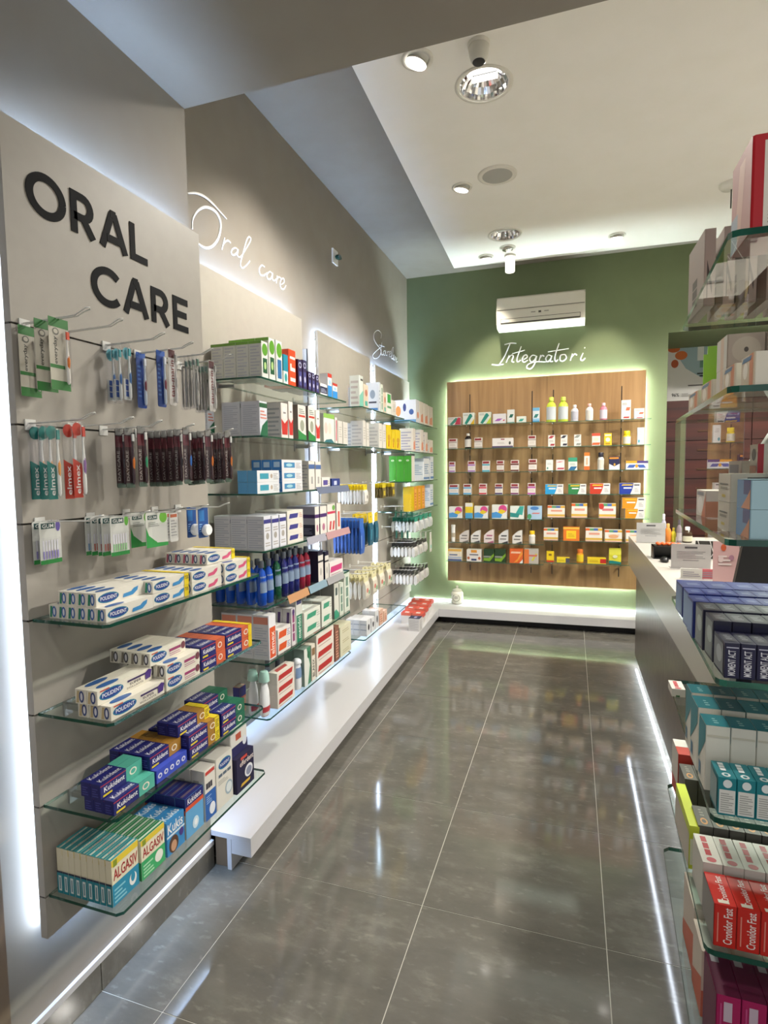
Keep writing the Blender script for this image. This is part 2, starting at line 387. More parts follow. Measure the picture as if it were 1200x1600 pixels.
# lettering ---------------------------------------------------------
def stroke_poly(pts, w):
    """constant-width mitred outline of a polyline (2D)"""
    P = [Vector(p) for p in pts]; n = len(P); Lf, Rt = [], []
    for i in range(n):
        d0 = (P[i] - P[i - 1]).normalized() if i else (P[1] - P[0]).normalized()
        d1 = (P[i + 1] - P[i]).normalized() if i < n - 1 else d0
        n0 = Vector((-d0.y, d0.x)); n1 = Vector((-d1.y, d1.x)); m = (n0 + n1).normalized(); k = w / 2 / max(.35, m.dot(n1))
        Lf.append(P[i] + m * k); Rt.append(P[i] - m * k)
    return Lf, Rt
def letter_mesh(strokes, w, y0, z0, sy, sz, x, t=.0015):
    mb = MB()
    for k, st in enumerate(strokes):
        pts = [(y0 + a * sy, z0 + b * sz) for a, b in st]; Lf, Rt = stroke_poly(pts, w); n = len(Lf); xx = x + t + .0002 * k
        vs = [(x, p.x, p.y) for p in Lf] + [(x, p.x, p.y) for p in Rt] + [(xx, p.x, p.y) for p in Lf] + [(xx, p.x, p.y) for p in Rt]
        fs = []
        for i in range(n - 1):
            fs += [(2 * n + i, 3 * n + i, 3 * n + i + 1, 2 * n + i + 1), (i, i + 1, 2 * n + i + 1, 2 * n + i), (n + i, 3 * n + i, 3 * n + i + 1, n + i + 1)]
        fs += [(0, 2 * n, 3 * n, n), (n - 1, 2 * n - 1, 4 * n - 1, 3 * n - 1)]
        mb.add(vs, fs, mat('#0c0d0f', .75, kind='letter', Specular_IOR_Level=.15))
    return mb.mesh('letter')
def arc(a0, a1, n=28, cx=.5, cy=.5, rx=.5, ry=.5): return [(cx + rx * math.cos(math.radians(a0 + (a1 - a0) * k / n)), cy + ry * math.sin(math.radians(a0 + (a1 - a0) * k / n))) for k in range(n + 1)]
GLY = {'O': [arc(0, 360, 36, rx=.42, ry=.42)], 'C': [arc(42, 318, 28, .55, .5, .47, .42)], 'L': [[(.1, 1), (.1, .09), (1, .09)]],
       'A': [[(.07, 0), (.46, .94)], [(.93, 0), (.54, .94)], [(.40, .93), (.60, .93)], [(.24, .27), (.76, .27)]],
       'R': [[(.12, 0), (.12, .92), (.5, .92)] + arc(90, -90, 10, .5, .67, .32, .25)[1:] + [(.12, .42)], [(.5, .42), (.9, 0)]],
       'E': [[(1, .92), (.12, .92), (.12, .08), (1, .08)], [(.12, .5), (.9, .5)]]}
lt = tag(empty('panel_lettering', (XP, 1.36, 1.988)), 'large black capital letters ORAL CARE on the greige slat panel', 'sign')
for ch, y0, y1, zb in (('O', 1.060, 1.172, 2.149), ('R', 1.188, 1.266, 2.150), ('A', 1.283, 1.382, 2.150), ('L', 1.399, 1.466, 2.151),
                       ('C', 1.245, 1.350, 1.986), ('A', 1.360, 1.460, 1.988), ('R', 1.475, 1.557, 1.988), ('E', 1.577, 1.651, 1.990)):
    c = link('letter', letter_mesh(GLY[ch], .0205, y0, zb, y1 - y0, .106, XP + .0005), lt); c.location = (-XP, -1.36, -1.988)

def smooth_path(pts, k=5):
    P = [Vector(p) for p in pts]; out = []
    if len(P) < 3: return P
    for i in range(len(P) - 1):
        p0, p1, p2, p3 = P[max(i - 1, 0)], P[i], P[i + 1], P[min(i + 2, len(P) - 1)]
        for j in range(k):
            t = j / k; out.append(.5 * ((2 * p1) + (p2 - p0) * t + (2 * p0 - 5 * p1 + 4 * p2 - p3) * t * t + (3 * p1 - p0 - 3 * p2 + p3) * t ** 3))
    return out + [P[-1]]
def script_sign(name, label, letters, tr, r, off):
    """hand-written word: every letter its own bent rod mounted on the wall"""
    M = mat('#fafaf8', .5, kind='letter'); allp = []
    root = empty(name)
    ws = []
    for strokes in letters:
        mb = MB()
        for st in strokes:
            fat = 1.0
            if isinstance(st[0], str): fat = 1.7; st = st[1:]
            pts = smooth_path([tr(*p) for p in st]); n = len(pts)
            mb.tube(pts, r, M, 6, [r * (.75 + (fat - .75) * math.sin(PI * i / max(1, n - 1))) for i in range(n)])
        ws.append(mb.mesh('letter'))
    ax = 0 if off == 'x' else 1; base = XR if off == 'x' else YB
    for me in ws:                                      # flat cut letters: squash the rods against the wall
        for v_ in me.vertices: v_.co[ax] = base + (v_.co[ax] - base) * .3
    c = ws[0].vertices[0].co.copy(); root.location = c; tag(root, label, 'sign')
    for me in ws: link('letter', me, root).location = -c
Z7 = lambda a, b: PX(280 + a * .31667, 280 + b * .31667, XR + .008)
script_sign('wall_lettering', 'white handwritten words Oral care on the taupe wall above the shelves', [
    [['f', (48, 68), (90, 68), (130, 85), (165, 115), (200, 152), (240, 196)], ['f', (70, 245), (72, 200), (92, 160), (125, 138), (160, 142), (190, 166), (208, 205), (208, 250), (195, 295), (170, 328), (140, 338), (112, 326), (92, 306)]],
    [[(230, 288), (222, 318), (216, 346)], [(220, 326), (232, 308), (246, 302), (260, 314)]],
    [[(296, 352), (284, 338), (268, 344), (262, 362), (272, 374), (288, 364), (296, 346), (292, 372), (302, 384), (316, 372)]],
    [[(312, 380), (332, 346), (352, 312), (358, 292), (348, 284), (336, 304), (322, 356), (308, 410), (314, 436), (332, 428), (354, 402)]],
    [[(426, 432), (412, 424), (400, 442), (404, 468), (420, 474), (438, 462)]],
    [[(464, 466), (452, 456), (438, 470), (442, 490), (456, 490), (466, 464), (464, 490), (474, 500), (484, 490)]],
    [[(488, 476), (484, 512)], [(486, 494), (496, 482), (508, 490)]],
    [[(508, 520), (522, 508), (520, 490), (508, 494), (502, 518), (510, 540), (522, 540), (531, 524)]]], Z7, .0046, 'x')
Z5 = lambda a, b: PX(300 + a / 3, 500 + b / 3, XR + .008)
script_sign('wall_lettering', 'small white handwritten words Stare bene on the taupe wall near the corner', [
    [[(888, 86), (890, 64), (875, 48), (858, 60), (855, 85), (866, 110), (885, 134), (888, 156), (875, 176), (858, 180), (850, 166), (866, 146), (890, 126)]],
    [[(893, 105), (889, 150), (894, 164), (901, 156)], [(880, 117), (906, 126)]],
    [[(910, 144), (902, 146), (899, 158), (905, 165), (911, 146), (911, 164), (917, 164)]],
    [[(919, 146), (917, 168)], [(918, 154), (924, 147), (928, 151)]],
    [[(927, 162), (935, 155), (932, 146), (926, 158), (930, 172), (937, 168)]],
    [[(938, 172), (945, 150), (947, 128), (941, 136), (937, 165), (940, 182), (946, 175), (943, 162)]],
    [[(946, 178), (951, 170), (949, 163), (945, 175), (948, 187), (953, 183)]],
    [[(954, 168), (952, 190)], [(953, 178), (957, 172), (958, 192)]],
    [[(960, 188), (964, 181), (962, 176), (959, 186), (961, 197), (967, 193)]]], Z5, .0034, 'x')
Z6 = lambda a, b: PY(600 + a * .4, 380 + b * .4, YB - .01)
script_sign('wall_lettering', 'white handwritten word Integratori on the green wall above the oak panel', [
    [[(470, 396), (495, 390), (517, 391)], [(492, 392), (471, 440), (450, 473)], [(420, 473), (445, 475), (467, 472)]],
    [[(489, 436), (477, 466)], [(482, 452), (497, 437), (505, 442), (499, 460), (508, 464)]],
    [[(536, 402), (520, 448), (522, 463), (534, 456)], [(500, 431), (550, 417)]],
    [[(545, 454), (559, 445), (556, 436), (546, 440), (540, 455), (547, 464), (562, 456)]],
    [[(594, 440), (580, 437), (569, 450), (575, 463), (588, 456), (596, 440), (588, 470), (574, 489), (558, 486), (564, 472), (594, 462), (632, 463)]],
    [[(612, 436), (604, 464)], [(608, 450), (617, 438), (626, 441)]],
    [[(654, 440), (642, 436), (632, 450), (638, 462), (650, 452), (656, 438), (650, 460), (660, 460)]],
    [[(684, 390), (668, 440), (670, 460), (680, 454)], [(640, 424), (722, 411)]],
    [[(702, 434), (690, 438), (688, 456), (699, 460), (712, 448), (708, 436), (702, 434)]],
    [[(736, 430), (728, 458)], [(732, 446), (744, 432), (754, 437)]],
    [[(778, 428), (768, 452), (776, 457), (786, 448)], [(783, 410), (785, 406)]]], Z6, .0066, 'y')

# ------------------------------------------------------------------ glass shelves
def glass_slab(x0, y0, x1, y1, z, t=.008, cut=.012):
    mb = MB(); c = cut
    poly = [(x0, y0), (x1 - c, y0), (x1, y0 + c), (x1, y1 - c), (x1 - c, y1), (x0, y1)]
    return mb.prism(poly, z - t, z, GLASS, GLEDGE).mesh('pane')
def bracket(x, y, z, d, t=.008):
    mb = MB(); mb.box(x, y - .006, z - t - .014, x + d, y + .006, z - t, M_STEEL); mb.box(x, y - .012, z - t - .03, x + .006, y + .012, z, M_STEEL)
    return mb.mesh('bracket')
ORD = ['lowest', 'second lowest', 'third lowest', 'fourth lowest', 'fifth lowest', 'sixth lowest', 'topmost']
def shelf(x0, y0, x1, y1, z, label, group=None, nb=2, rails=()):
    c = Vector((x0, (y0 + y1) / 2, z)); e = tag(empty('glass_shelf', c), label, 'shelf', group)
    link('pane', glass_slab(x0, y0, x1, y1, z), e).location = -c
    for k in range(nb):
        yy = y0 + (y1 - y0) * (.12 + .76 * k / max(1, nb - 1)); link('bracket', bracket(x0, yy, z, .09), e).location = -c
    for ya, yb, col in rails:
        MB().add([(x1 + .002, ya, z + .012), (x1 + .014, ya, z - .026), (x1 + .014, yb, z - .026), (x1 + .002, yb, z + .012), (x1 + .0005, ya, z + .012), (x1 + .0125, ya, z - .026), (x1 + .0125, yb, z - .026), (x1 + .0005, yb, z + .012)],
                 [(0, 1, 2, 3), (7, 6, 5, 4), (0, 4, 5, 1), (3, 2, 6, 7), (0, 3, 7, 4), (1, 5, 6, 2)], mat(col)).build('price_rail', e).location = -c
    return e
for z, o in zip(ZF[:4], ORD): shelf(XP + .0005, 1.012, -1.02, 1.70, z, 'green-edged glass shelf on the ORAL CARE panel, %s of four' % o)
XS = -1.30
RAIL = {3: [(2.62, 2.85, '#9a9aa6'), (2.86, 3.2, '#b08a8c')], 2: [(2.4, 2.62, '#b98a62'), (2.63, 2.85, '#7f9aa8'), (2.86, 3.1, '#98989a')], 4: [(2.75, 3.2, '#626c84')]}
for k, z in enumerate(ZR):
    shelf(XQ + .0005, 2.20, XS, 3.215, z, '%s of seven long glass shelves on the panel beside the wall step' % ORD[k], rails=RAIL.get(k, ()))
for k in (0, 5, 6): shelf(XQ + .0005, 3.46, XS, 4.46, ZR[k], 'long glass shelf on the middle slat panel, %s one' % {0: 'lowest', 5: 'second highest', 6: 'highest'}[k])
for k in (3, 4, 5, 6): shelf(XQ + .0005, 4.61, XS, 5.64, ZR[k], 'long glass shelf beside the green wall, %s from the top' % {6: 'first', 5: 'second', 4: 'third', 3: 'fourth'}[k])

# ------------------------------------------------------------------ white ledges along the walls
def ledge_left():
    e = tag(empty('wall_ledge', (XR, 3.5, 0)), 'long low white lacquered ledge under the left wall shelves', 'ledge')
    xn, xf, y0, y1 = -1.13, -1.238, 1.7555, 5.38
    P = []
    P.append(('slab', MB().prism([(-1.304, y0), (xn, y0), (xf, y1), (XR, YB - .001), (XR, y0 + .003), (-1.304, y0 + .003)], .124, .144, M_WHITE)))
    P.append(('front_beam', MB().prism([(xn - .085, y0), (xn, y0), (xf, y1), (xf - .085, y1 + .03)], .068, .1235, M_WHITE)))
    P.append(('foot_panel', MB().prism([(xn - .105, y0), (xn - .087, y0), (xf - .087, y1 + .03), (xf - .105, y1 + .03)], 0.0005, .1235, M_WHITE)))
    P.append(('plinth', MB().prism([(xn - .165, y0 + .012), (xn - .107, y0 + .012), (xf - .107, y1 + .03), (xf - .165, y1 + .03)], 0.0005, .1235, mat('#6d5a45', .6, kind='timber'))))
    for n, mb in P: mb.build(n, e).location = (-XR, -3.5, 0)
def ledge_back():
    e = tag(empty('wall_ledge', (-.3, YB, 0)), 'low white lacquered ledge along the green back wall', 'ledge')
    P = [('slab', MB().prism([(-1.237, 5.381), (.80, 5.45), (.80, YB - .001), (-1.652, YB - .001)], .124, .144, M_WHITE)),
         ('front_beam', MB().prism([(-1.237, 5.381), (.80, 5.45), (.80, 5.53), (-1.237, 5.46)], .068, .1235, M_WHITE)),
         ('foot_panel', MB().prism([(-1.237, 5.47), (.80, 5.54), (.80, 5.56), (-1.237, 5.49)], .0005, .1235, M_DARK))]
    for n, mb in P: mb.build(n, e).location = (.3, -YB, 0)
ledge_left(); ledge_back()
led('strip_light', (-1.60, YB - .008, .1445), (.80, YB - .008, .1445), .012, M_LED_SOFT, 'cool white strip light on the ledge at the foot of the green wall', (0, 0, 1), t=.004)

# ------------------------------------------------------------------ oak panel on the green wall
WX0, WX1, WZ0, WZ1, WY = -1.222, .632, .362, 2.405, YB - .06
e = tag(empty('oak_panel', (-.3, YB, .36)), 'large backlit oak veneer panel with seven rows of glass shelves', 'panel')
MB().box(WX0, WY, WZ0, WX1, WY + .02, WZ1, M_WOOD).build('veneer_board', e).location = (.3, -YB, -.36)
MB().box(WX0 + .3, WY + .0205, .7, WX1 - .3, YB, 2.1, M_STEEL).build('mounting_frame', e).location = (.3, -YB, -.36)
RAILX = [PY(u, 700, WY).x for u in (734.4, 831, 864, 970)]
for x in RAILX: MB().box(x - .004, WY - .0025, .48, x + .004, WY - .0003, 2.27, M_BLACK).build('slotted_rail', e).location = (.3, -YB, -.36)
for sd, p0, p1, n in (('top', (WX0 + .02, WZ1 - .04), (WX1 - .02, WZ1 - .04), (0, 0, 1)), ('bottom', (WX0 + .05, WZ0 + .04), (WX1 - .05, WZ0 + .04), (0, 0, -1)),
                      ('left', (WX0 + .04, WZ0 + .06), (WX0 + .04, WZ1 - .06), (-1, 0, 0)), ('right', (WX1 - .04, WZ0 + .06), (WX1 - .04, WZ1 - .06), (1, 0, 0))):
    led('strip_light', (p0[0], YB - .009, p0[1]), (p1[0], YB - .009, p1[1]), .015, M_LED_GREEN, 'white strip light behind the %s edge of the oak panel' % sd, n)
SHY = 5.52                                   # front edge of the oak panel's shelves
WZ = [PY(696, v, SHY).z for v in (664.5, 701.5, 738, 772.8, 809.5, 846.6, 876)]
WZR = [PY(1000, v, SHY).z for v in (654, 694.5, 733.5, 772.2, 810.5, 848.2, 884)]
WXA, WXM, WXB = PY(696, 700, SHY).x, PY(851, 700, SHY).x, PY(1017, 690, SHY).x
for k in range(7):
    for zz, xa, xb, rr, sd in ((WZ[k], WXA, WXM - .002, RAILX[:2], 'left'), (WZR[k], WXM + .002, WXB, RAILX[2:], 'right')):
        c = Vector(((xa + xb) / 2, WY, zz)); e = tag(empty('glass_shelf', c), '%s glass shelf on the %s half of the oak panel' % (ORD[6 - k].replace('topmost', 'topmost of seven'), sd), 'shelf')
        mb = MB(); mb.box(xa, SHY, zz - .006, xb, WY - .004, zz, GLASS, mat('#3f6a58', .12, kind='glass_edge', Transmission_Weight=.3)); mb.build('pane', e).location = -c
        for x in rr:
            m2 = MB(); m2.tube([(x, WY - .012, zz - .06), (x, WY - .05, zz - .03), (x, WY - .13, zz - .012), (x, WY - .19, zz - .012)], .005, M_CHROME, 6, [.007, .006, .005, .005]); m2.build('bracket', e).location = -c

# ------------------------------------------------------------------ sales counter
M_TOP = mat('#b4b0a8', .3, kind='cream_laminate')
cn = tag(empty('sales_counter', (.8, 3.3, 0)), 'long counter with white top and fascia and dark brushed front', 'counter')
CY0, CY1, CZ = 1.75, 4.72, .988
for n, mb in [('top', MB().box(.42, CY0, .955, 1.12, CY1, CZ, M_TOP)),
              ('fascia', MB().box(.42, CY0, .772, .436, CY1, .9545, M_TOP)),
              ('end_fascia', MB().box(.4365, CY1 - .016, .772, 1.12, CY1, .9545, M_WHITE)),
              ('soffit', MB().box(.4365, CY0, .785, .4785, CY1 - .017, .80, M_WHITE)),
              ('body', MB().box(.479, CY0 + .02, .06, 1.08, CY1 - .02, .9545, M_COUNTER)),
              ('plinth', MB().box(.52, CY0 + .03, .0005, 1.05, CY1 - .05, .0595, M_DARK))]: mb.build(n, cn).location = (-.8, -3.3, 0)
led('strip_light', (.446, CY0 + .02, .7845), (.446, CY1 - .03, .7845), .012, M_LED_SOFT, 'strip light under the white fascia of the counter', (0, 0, -1))
led('strip_light', (.490, CY0 + .04, .0595), (.490, CY1 - .03, .0595), .014, emis((.75, .86, 1), 75, 'led_plinth'), 'strip light under the dark front of the counter near the floor', (0, 0, -1))

# ------------------------------------------------------------------ recess behind the counter: drawers and poster
cab = tag(empty('drawer_cabinet', (1.9, 6.2, 0)), 'tall dark red-brown wooden drawer cabinet in the recess behind the counter', 'cabinet')
CABT = PY(1060, 626, 6.2).z
MB().box(.84, 6.215, 0.0005, XE - .05, 6.595, CABT, M_MAHOG).build('body', cab).location = (-1.9, -6.2, 0)
nz = 11; dz = (CABT - .12) / nz
for cx in range(3):
    for k in range(nz):
        x0 = .85 + cx * .76; z0 = .1 + k * dz
        d = MB().box(x0, 6.198, z0 + .004, x0 + .75, 6.2145, z0 + dz - .004, M_MAHOG).build('drawer', cab); d.location = (-1.9, -6.2, 0)
        MB().box(x0 + .30, 6.19, z0 + dz * .5 - .008, x0 + .44, 6.1975, z0 + dz * .5 + .008, mat('#4a3020', .4, .5, 'brass')).build('handle', d)
pa, pb = PY(1043.5, 541, 6.59), PY(1150, 630, 6.59)
pw, ph = 1.15, pa.z - CABT + .0
pm = MB(); pm.box(-pw / 2, -.004, 0, pw / 2, .004, ph, mat('#e4e2de'))
fr = ((-pw / 2, -.0045, 0), (pw, 0, 0), (0, 0, ph), (0, -1, 0))
for i, s in enumerate([('p', 0, 0, 0, 0, '#9db6bd', [(.06, 1), (.08, .82), (.15, .6), (.27, .44), (.45, .38), (.62, .44), (.75, .6), (.82, .82), (.84, 1)]),
          ('o', -.0, .88, .10, 1.0, '#c8642a'), ('o', .06, .75, .16, .9, '#cf6c2e'), ('o', .03, .62, .09, .76, '#b95526'),
          ('r', .24, .72, .29, .99, '#e9ece8'), ('r', .33, .80, .43, .99, '#e9e6ea'), ('r', .26, .6, .48, .72, '#6f9b86'),
          ('r', .30, .53, .42, .56, '#2c3538'), ('r', .24, .49, .42, .515, '#2c3538'), ('r', .26, .45, .42, .475, '#2c3538'),
          ('r', .17, .30, .42, .32, '#55504e'), ('t', .04, .13, .10, .19, '#3a3a3c', '96%'), ('t', .23, .14, .27, .19, '#3a3a3c', '0%'),
          ('l', .12, .13, .20, .19, '#a9a5a3', 3), ('l', .29, .13, .40, .19, '#a9a5a3', 3)]): decal(pm, fr, s, .0006 + .0004 * i)
tag(pm.build('poster', None, (pa.x + pw / 2, 6.594, CABT + .002)), 'white advertising poster with blue circle and almonds above the drawers', 'poster')

# ------------------------------------------------------------------ air conditioner
def aircon():
    xa, xb = PY(778, 465, YB - .1).x, PY(914.5, 460, YB - .1).x; zt, zb = PY(778, 465, YB - .2).z, PY(778, 513, YB - .2).z
    e = tag(empty('air_conditioner', ((xa + xb) / 2, YB, zb)), 'white split air conditioner mounted on the green wall', 'air conditioner')
    M = mat('#d8d5c8', .35, kind='plastic'); c = (-(xa + xb) / 2, -YB, -zb)
    h = zt - zb; prof = [(YB - .001, zb), (YB - .175, zb), (YB - .207, zb + h * .09), (YB - .215, zb + h * .5), (YB - .205, zb + h * .88), (YB - .17, zt), (YB - .001, zt)]
    def ext(pr, x0, x1, m):
        mb = MB(); n = len(pr); vs = [(x0, y, z) for y, z in pr] + [(x1, y, z) for y, z in pr]
        mb.add(vs, [tuple(range(n)), tuple(range(2 * n - 1, n - 1, -1))] + [(i, n + i, n + (i + 1) % n, (i + 1) % n) for i in range(n)], m); return mb
    ext(prof, xa, xb, M).build('casing', e).location = c
    ext([(YB - .2155, zb + h * .56), (YB - .221, zb + h * .57), (YB - .216, zb + h * .92), (YB - .2075, zb + h * .9)], xa + .008, xb - .008, M).build('front_grille', e).location = c
    ext([(YB - .2145, zb + h * .545), (YB - .218, zb + h * .545), (YB - .218, zb + h * .56), (YB - .2145, zb + h * .56)], xa + .006, xb - .006, mat('#77756b')).build('seam', e).location = c
    ext([(YB - .2, zb + h * .11), (YB - .2105, zb + h * .11), (YB - .2135, zb + h * .27), (YB - .2, zb + h * .27)], xa + .04, xb - .04, mat('#4b463d', .5, kind='plastic')).build('outlet', e).location = c
    ext([(YB - .211, zb + h * .15), (YB - .2165, zb + h * .145), (YB - .2185, zb + h * .25), (YB - .2135, zb + h * .255)], xa + .045, xb - .045, M).build('louvre', e).location = c
    xm = (xa + xb) / 2
    MB().box(xm - .012, YB - .2165, zb + h * .38, xm + .012, YB - .212, zb + h * .44, mat('#5a584f')).build('display', e).location = c
    MB().box(xm - .08, YB - .2165, zb + h * .4, xm - .04, YB - .2125, zb + h * .43, mat('#a5a297')).build('lettering', e).location = c
    MB().box(xm + .04, YB - .2165, zb + h * .4, xm + .08, YB - .2125, zb + h * .43, mat('#a5a297')).build('lettering', e).location = c
aircon()

# ------------------------------------------------------------------ ceiling fittings and their light
def lamp(kind, loc, energy, col, size=1.2, blend=.6, target=None, r=.04):
    l = bpy.data.lights.new('lamp', 'SPOT'); l.energy = energy; l.color = col; l.spot_size = size; l.spot_blend = blend; l.shadow_soft_size = r
    o = bpy.data.objects.new('lamp', l); COL.objects.link(o); o.location = loc
    d = (Vector(target) - Vector(loc)) if target else Vector((0, 0, -1)); o.rotation_euler = d.to_track_quat('-Z', 'Y').to_euler()
    return o
M_BULB = emis((1, .95, .88), 9, 'bulb'); M_RIM = mat('#e3e0d6', .4, kind='plastic')
def gimbal(p, label, e=SPOT_W, target=None, r=.055, size=1.1, on=True):
    x, y = p.x, p.y
    root = tag(empty('ceiling_spot', (x, y, ZW)), label, 'ceiling light')
    ring = MB(); ring.lathe([(r * 1.35, 0), (r * 1.35, -.006), (r * 1.02, -.009), (r, -.002), (r, 0)], M_RIM, 24, caps=False); link('rim', ring.mesh('rim'), root)
    t = Vector(target) - Vector((x, y, ZW)) if target else Vector((0, 0, -1))
    q = Vector((0, 0, -1)).rotation_difference((t.normalized() * .45 + Vector((0, 0, -.55))).normalized()).to_matrix().to_4x4()
    cup = MB(); cup.lathe([(r * .5, 0.0), (r * .85, -.012), (r * .94, -.02), (r * .88, -.0195), (r * .8, -.012)], M_RIM, 20); me = cup.mesh('swivel_cup'); me.transform(q); link('swivel_cup', me, root)
    bl = MB(); bl.lathe([(0.001, -.0205), (r * .9, -.0205), (r * .86, -.0245), (r * .5, -.03), (.001, -.032)], M_BULB if on else M_CHROME, 20); me = bl.mesh('lamp_face'); me.transform(q); link('lamp_face', me, root)
    if on:
        d = t.normalized(); lamp('spot', Vector((x, y, ZW)) + d * .035 + Vector((0, 0, -.01)), e, WARM, size, .7, target, .035)
def downlight(p, label, r=.11, e=90, on=True):
    x, y = p.x, p.y; root = tag(empty('ceiling_downlight', (x, y, ZW)), label, 'ceiling light')
    rim = MB(); rim.lathe([(r * 1.14, 0), (r * 1.14, -.004), (r, -.006), (r * .99, 0)], M_RIM, 44, caps=False); link('rim', rim.mesh('rim'), root)
    deep = any((pc - Vector((x, y, ZW))).length < .02 for pc, _ in DLP)
    rf = MB(); n = 44; hz = .07 if deep else -.003; rings = [(r * .985, 0.), (r * .93, .35), (r * .8, .7), (r * .55, 1.)]
    vs = [(q * (1 - .035 * (k % 2)) * math.cos(2 * PI * k / n), q * (1 - .035 * (k % 2)) * math.sin(2 * PI * k / n), hz * t - (0 if deep else .001)) for q, t in rings for k in range(n)]
    rf.add(vs, [(j * n + k, j * n + (k + 1) % n, (j + 1) * n + (k + 1) % n, (j + 1) * n + k) for j in range(3) for k in range(n)], M_CHROME)       # ribbed mirror bowl let into the ceiling
    rf.add(vs, [tuple(3 * n + k for k in range(n))], M_STEEL)
    link('reflector', rf.mesh('reflector'), root)
    for s in (-1, 1):
        zz = hz * .72 if deep else -.012
        tb = MB(); tb.tube([(-r * .5, s * r * .24, zz), (r * .5, s * r * .24, zz)], .013, M_BULB if on else mat('#dfe0dc', .3, kind='tube'), 8); link('lamp_tube', tb.mesh('lamp_tube'), root)
    if on: lamp('down', (x, y, ZW - .03), e, (1, .95, .87), 2.6, .5, None, .09)
Q = lambda u, v: PZ(u, v, ZW)
gimbal(Q(652, 92), 'tilting round ceiling spot beside the conical white sensor', SPOT_W * .46, (-1.6, 2.75, 2.35))
gimbal(Q(722, 292), 'tilting round ceiling spot beside the grey loudspeaker disc', SPOT_W * .6, (-1.6, 4.3, 1.9), r=.05)
gimbal(Q(759, 401), 'lit round ceiling spot near the corner of the white ceiling', SPOT_W * .85, (-.72, 5.75, 2.1), r=.05, size=.95)
gimbal(Q(793, 386.5), 'unlit round ceiling spot between chrome downlight and glowing cylinder', on=False, r=.05)
gimbal(Q(964, 367.5), 'round ceiling spot on its own in the white ceiling before the green wall', SPOT_W * .85, (.22, 5.75, 2.1), r=.05, size=.95)
downlight(Q(756, 132), 'large chrome round downlight with its lamp on', .125, 230)
downlight(Q(789, 366.5), 'large chrome round downlight with its lamps dark', .12, on=False)
p = Q(777, 273); sp = MB(); sp.lathe([(.125, 0), (.125, -.006), (.108, -.012), (.104, -.009)], M_RIM, 32); g2 = MB(); g2.lathe([(.104, -.0085), (.07, -.0105), (.001, -.011)], mat('#a9a8a2', .6, kind='mesh_grille'), 32)
thing('ceiling_speaker', 'round grey ceiling loudspeaker with white rim', 'loudspeaker', (p.x, p.y, ZW), [('rim', sp.mesh('rim')), ('grille', g2.mesh('grille'))])
p = Q(748, 68); a1 = MB(); a1.lathe([(.05, 0), (.05, -.01), (.046, -.014)], M_RIM, 24); a2 = MB(); a2.lathe([(.044, -.0145), (.046, -.025), (.042, -.05), (.034, -.074), (.03, -.078)], mat('#d2d0c8', .4, kind='plastic'), 24); a3 = MB(); a3.lathe([(.028, -.0785), (.026, -.082), (.001, -.082)], M_DARK, 20)
thing('ceiling_sensor', 'conical white sensor hanging from the ceiling above the chrome downlight', 'sensor', (p.x, p.y, ZW), [('base', a1.mesh('base')), ('housing', a2.mesh('housing')), ('lens', a3.mesh('lens'))])
p = Q(797, 399); c1 = MB(); c1.lathe([(.05, 0), (.05, -.012), (.04, -.014)], M_RIM, 20); c2 = MB(); c2.lathe([(.042, -.0145), (.042, -.14), (.038, -.145)], emis((1, .96, .85), 2.4, 'frosted_lamp'), 20)
thing('ceiling_cylinder_lamp', 'small glowing white cylinder lamp hanging from the ceiling', 'ceiling light', (p.x, p.y, ZW), [('base', c1.mesh('base')), ('diffuser', c2.mesh('diffuser'))])
p = Q(1143, 287); d1 = MB(); d1.lathe([(.075, 0), (.075, -.012), (.06, -.03), (.03, -.036), (.001, -.037)], mat('#e6e5dd', .4, kind='plastic'), 24); d2 = MB(); d2.tube([(.0, 0, -.037), (0, 0, -.16)], .004, M_DARK, 6)
thing('smoke_detector', 'white domed smoke detector on the white ceiling', 'detector', (p.x, p.y, ZW), [('dome', d1.mesh('dome')), ('test_cord', d2.mesh('test_cord'))])
# unseen downlights added outside the frame; their bounce brightens the white ceiling
for x, y, t in ((1.9, 2.6, 'gondola side of the counter'), (1.9, 4.6, 'drawer cabinet'), (1.75, 3.6, 'middle of the serving side')):
    downlight(Vector((x, y, ZW)), 'added unseen round downlight above the ' + t, .125, 430)
def added_soffit_lamp(x, y, e, t):  # unseen lamps added to light the near end of the shop
    root = tag(empty('added_soffit_light', (x, y, ZS)), 'added unseen round lamp in the low soffit ' + t, 'ceiling light')
    rim = MB(); rim.lathe([(.12, 0), (.12, -.005), (.1, -.007), (.1, 0)], M_RIM, 24); link('rim', rim.mesh('rim'), root)
    f = MB(); f.lathe([(.098, -.004), (.05, -.0045), (.001, -.0045)], M_BULB, 24); link('lamp_face', f.mesh('lamp_face'), root)
    lamp('s', (x, y, ZS - .02), e, (1, .95, .87), 2.5, .6, None, .09)
added_soffit_lamp(-.1, .3, 42, 'over the aisle'); added_soffit_lamp(1.9, .3, 60, 'near the right wall'); added_soffit_lamp(-.3, -1.0, 50, 'before the shop window')

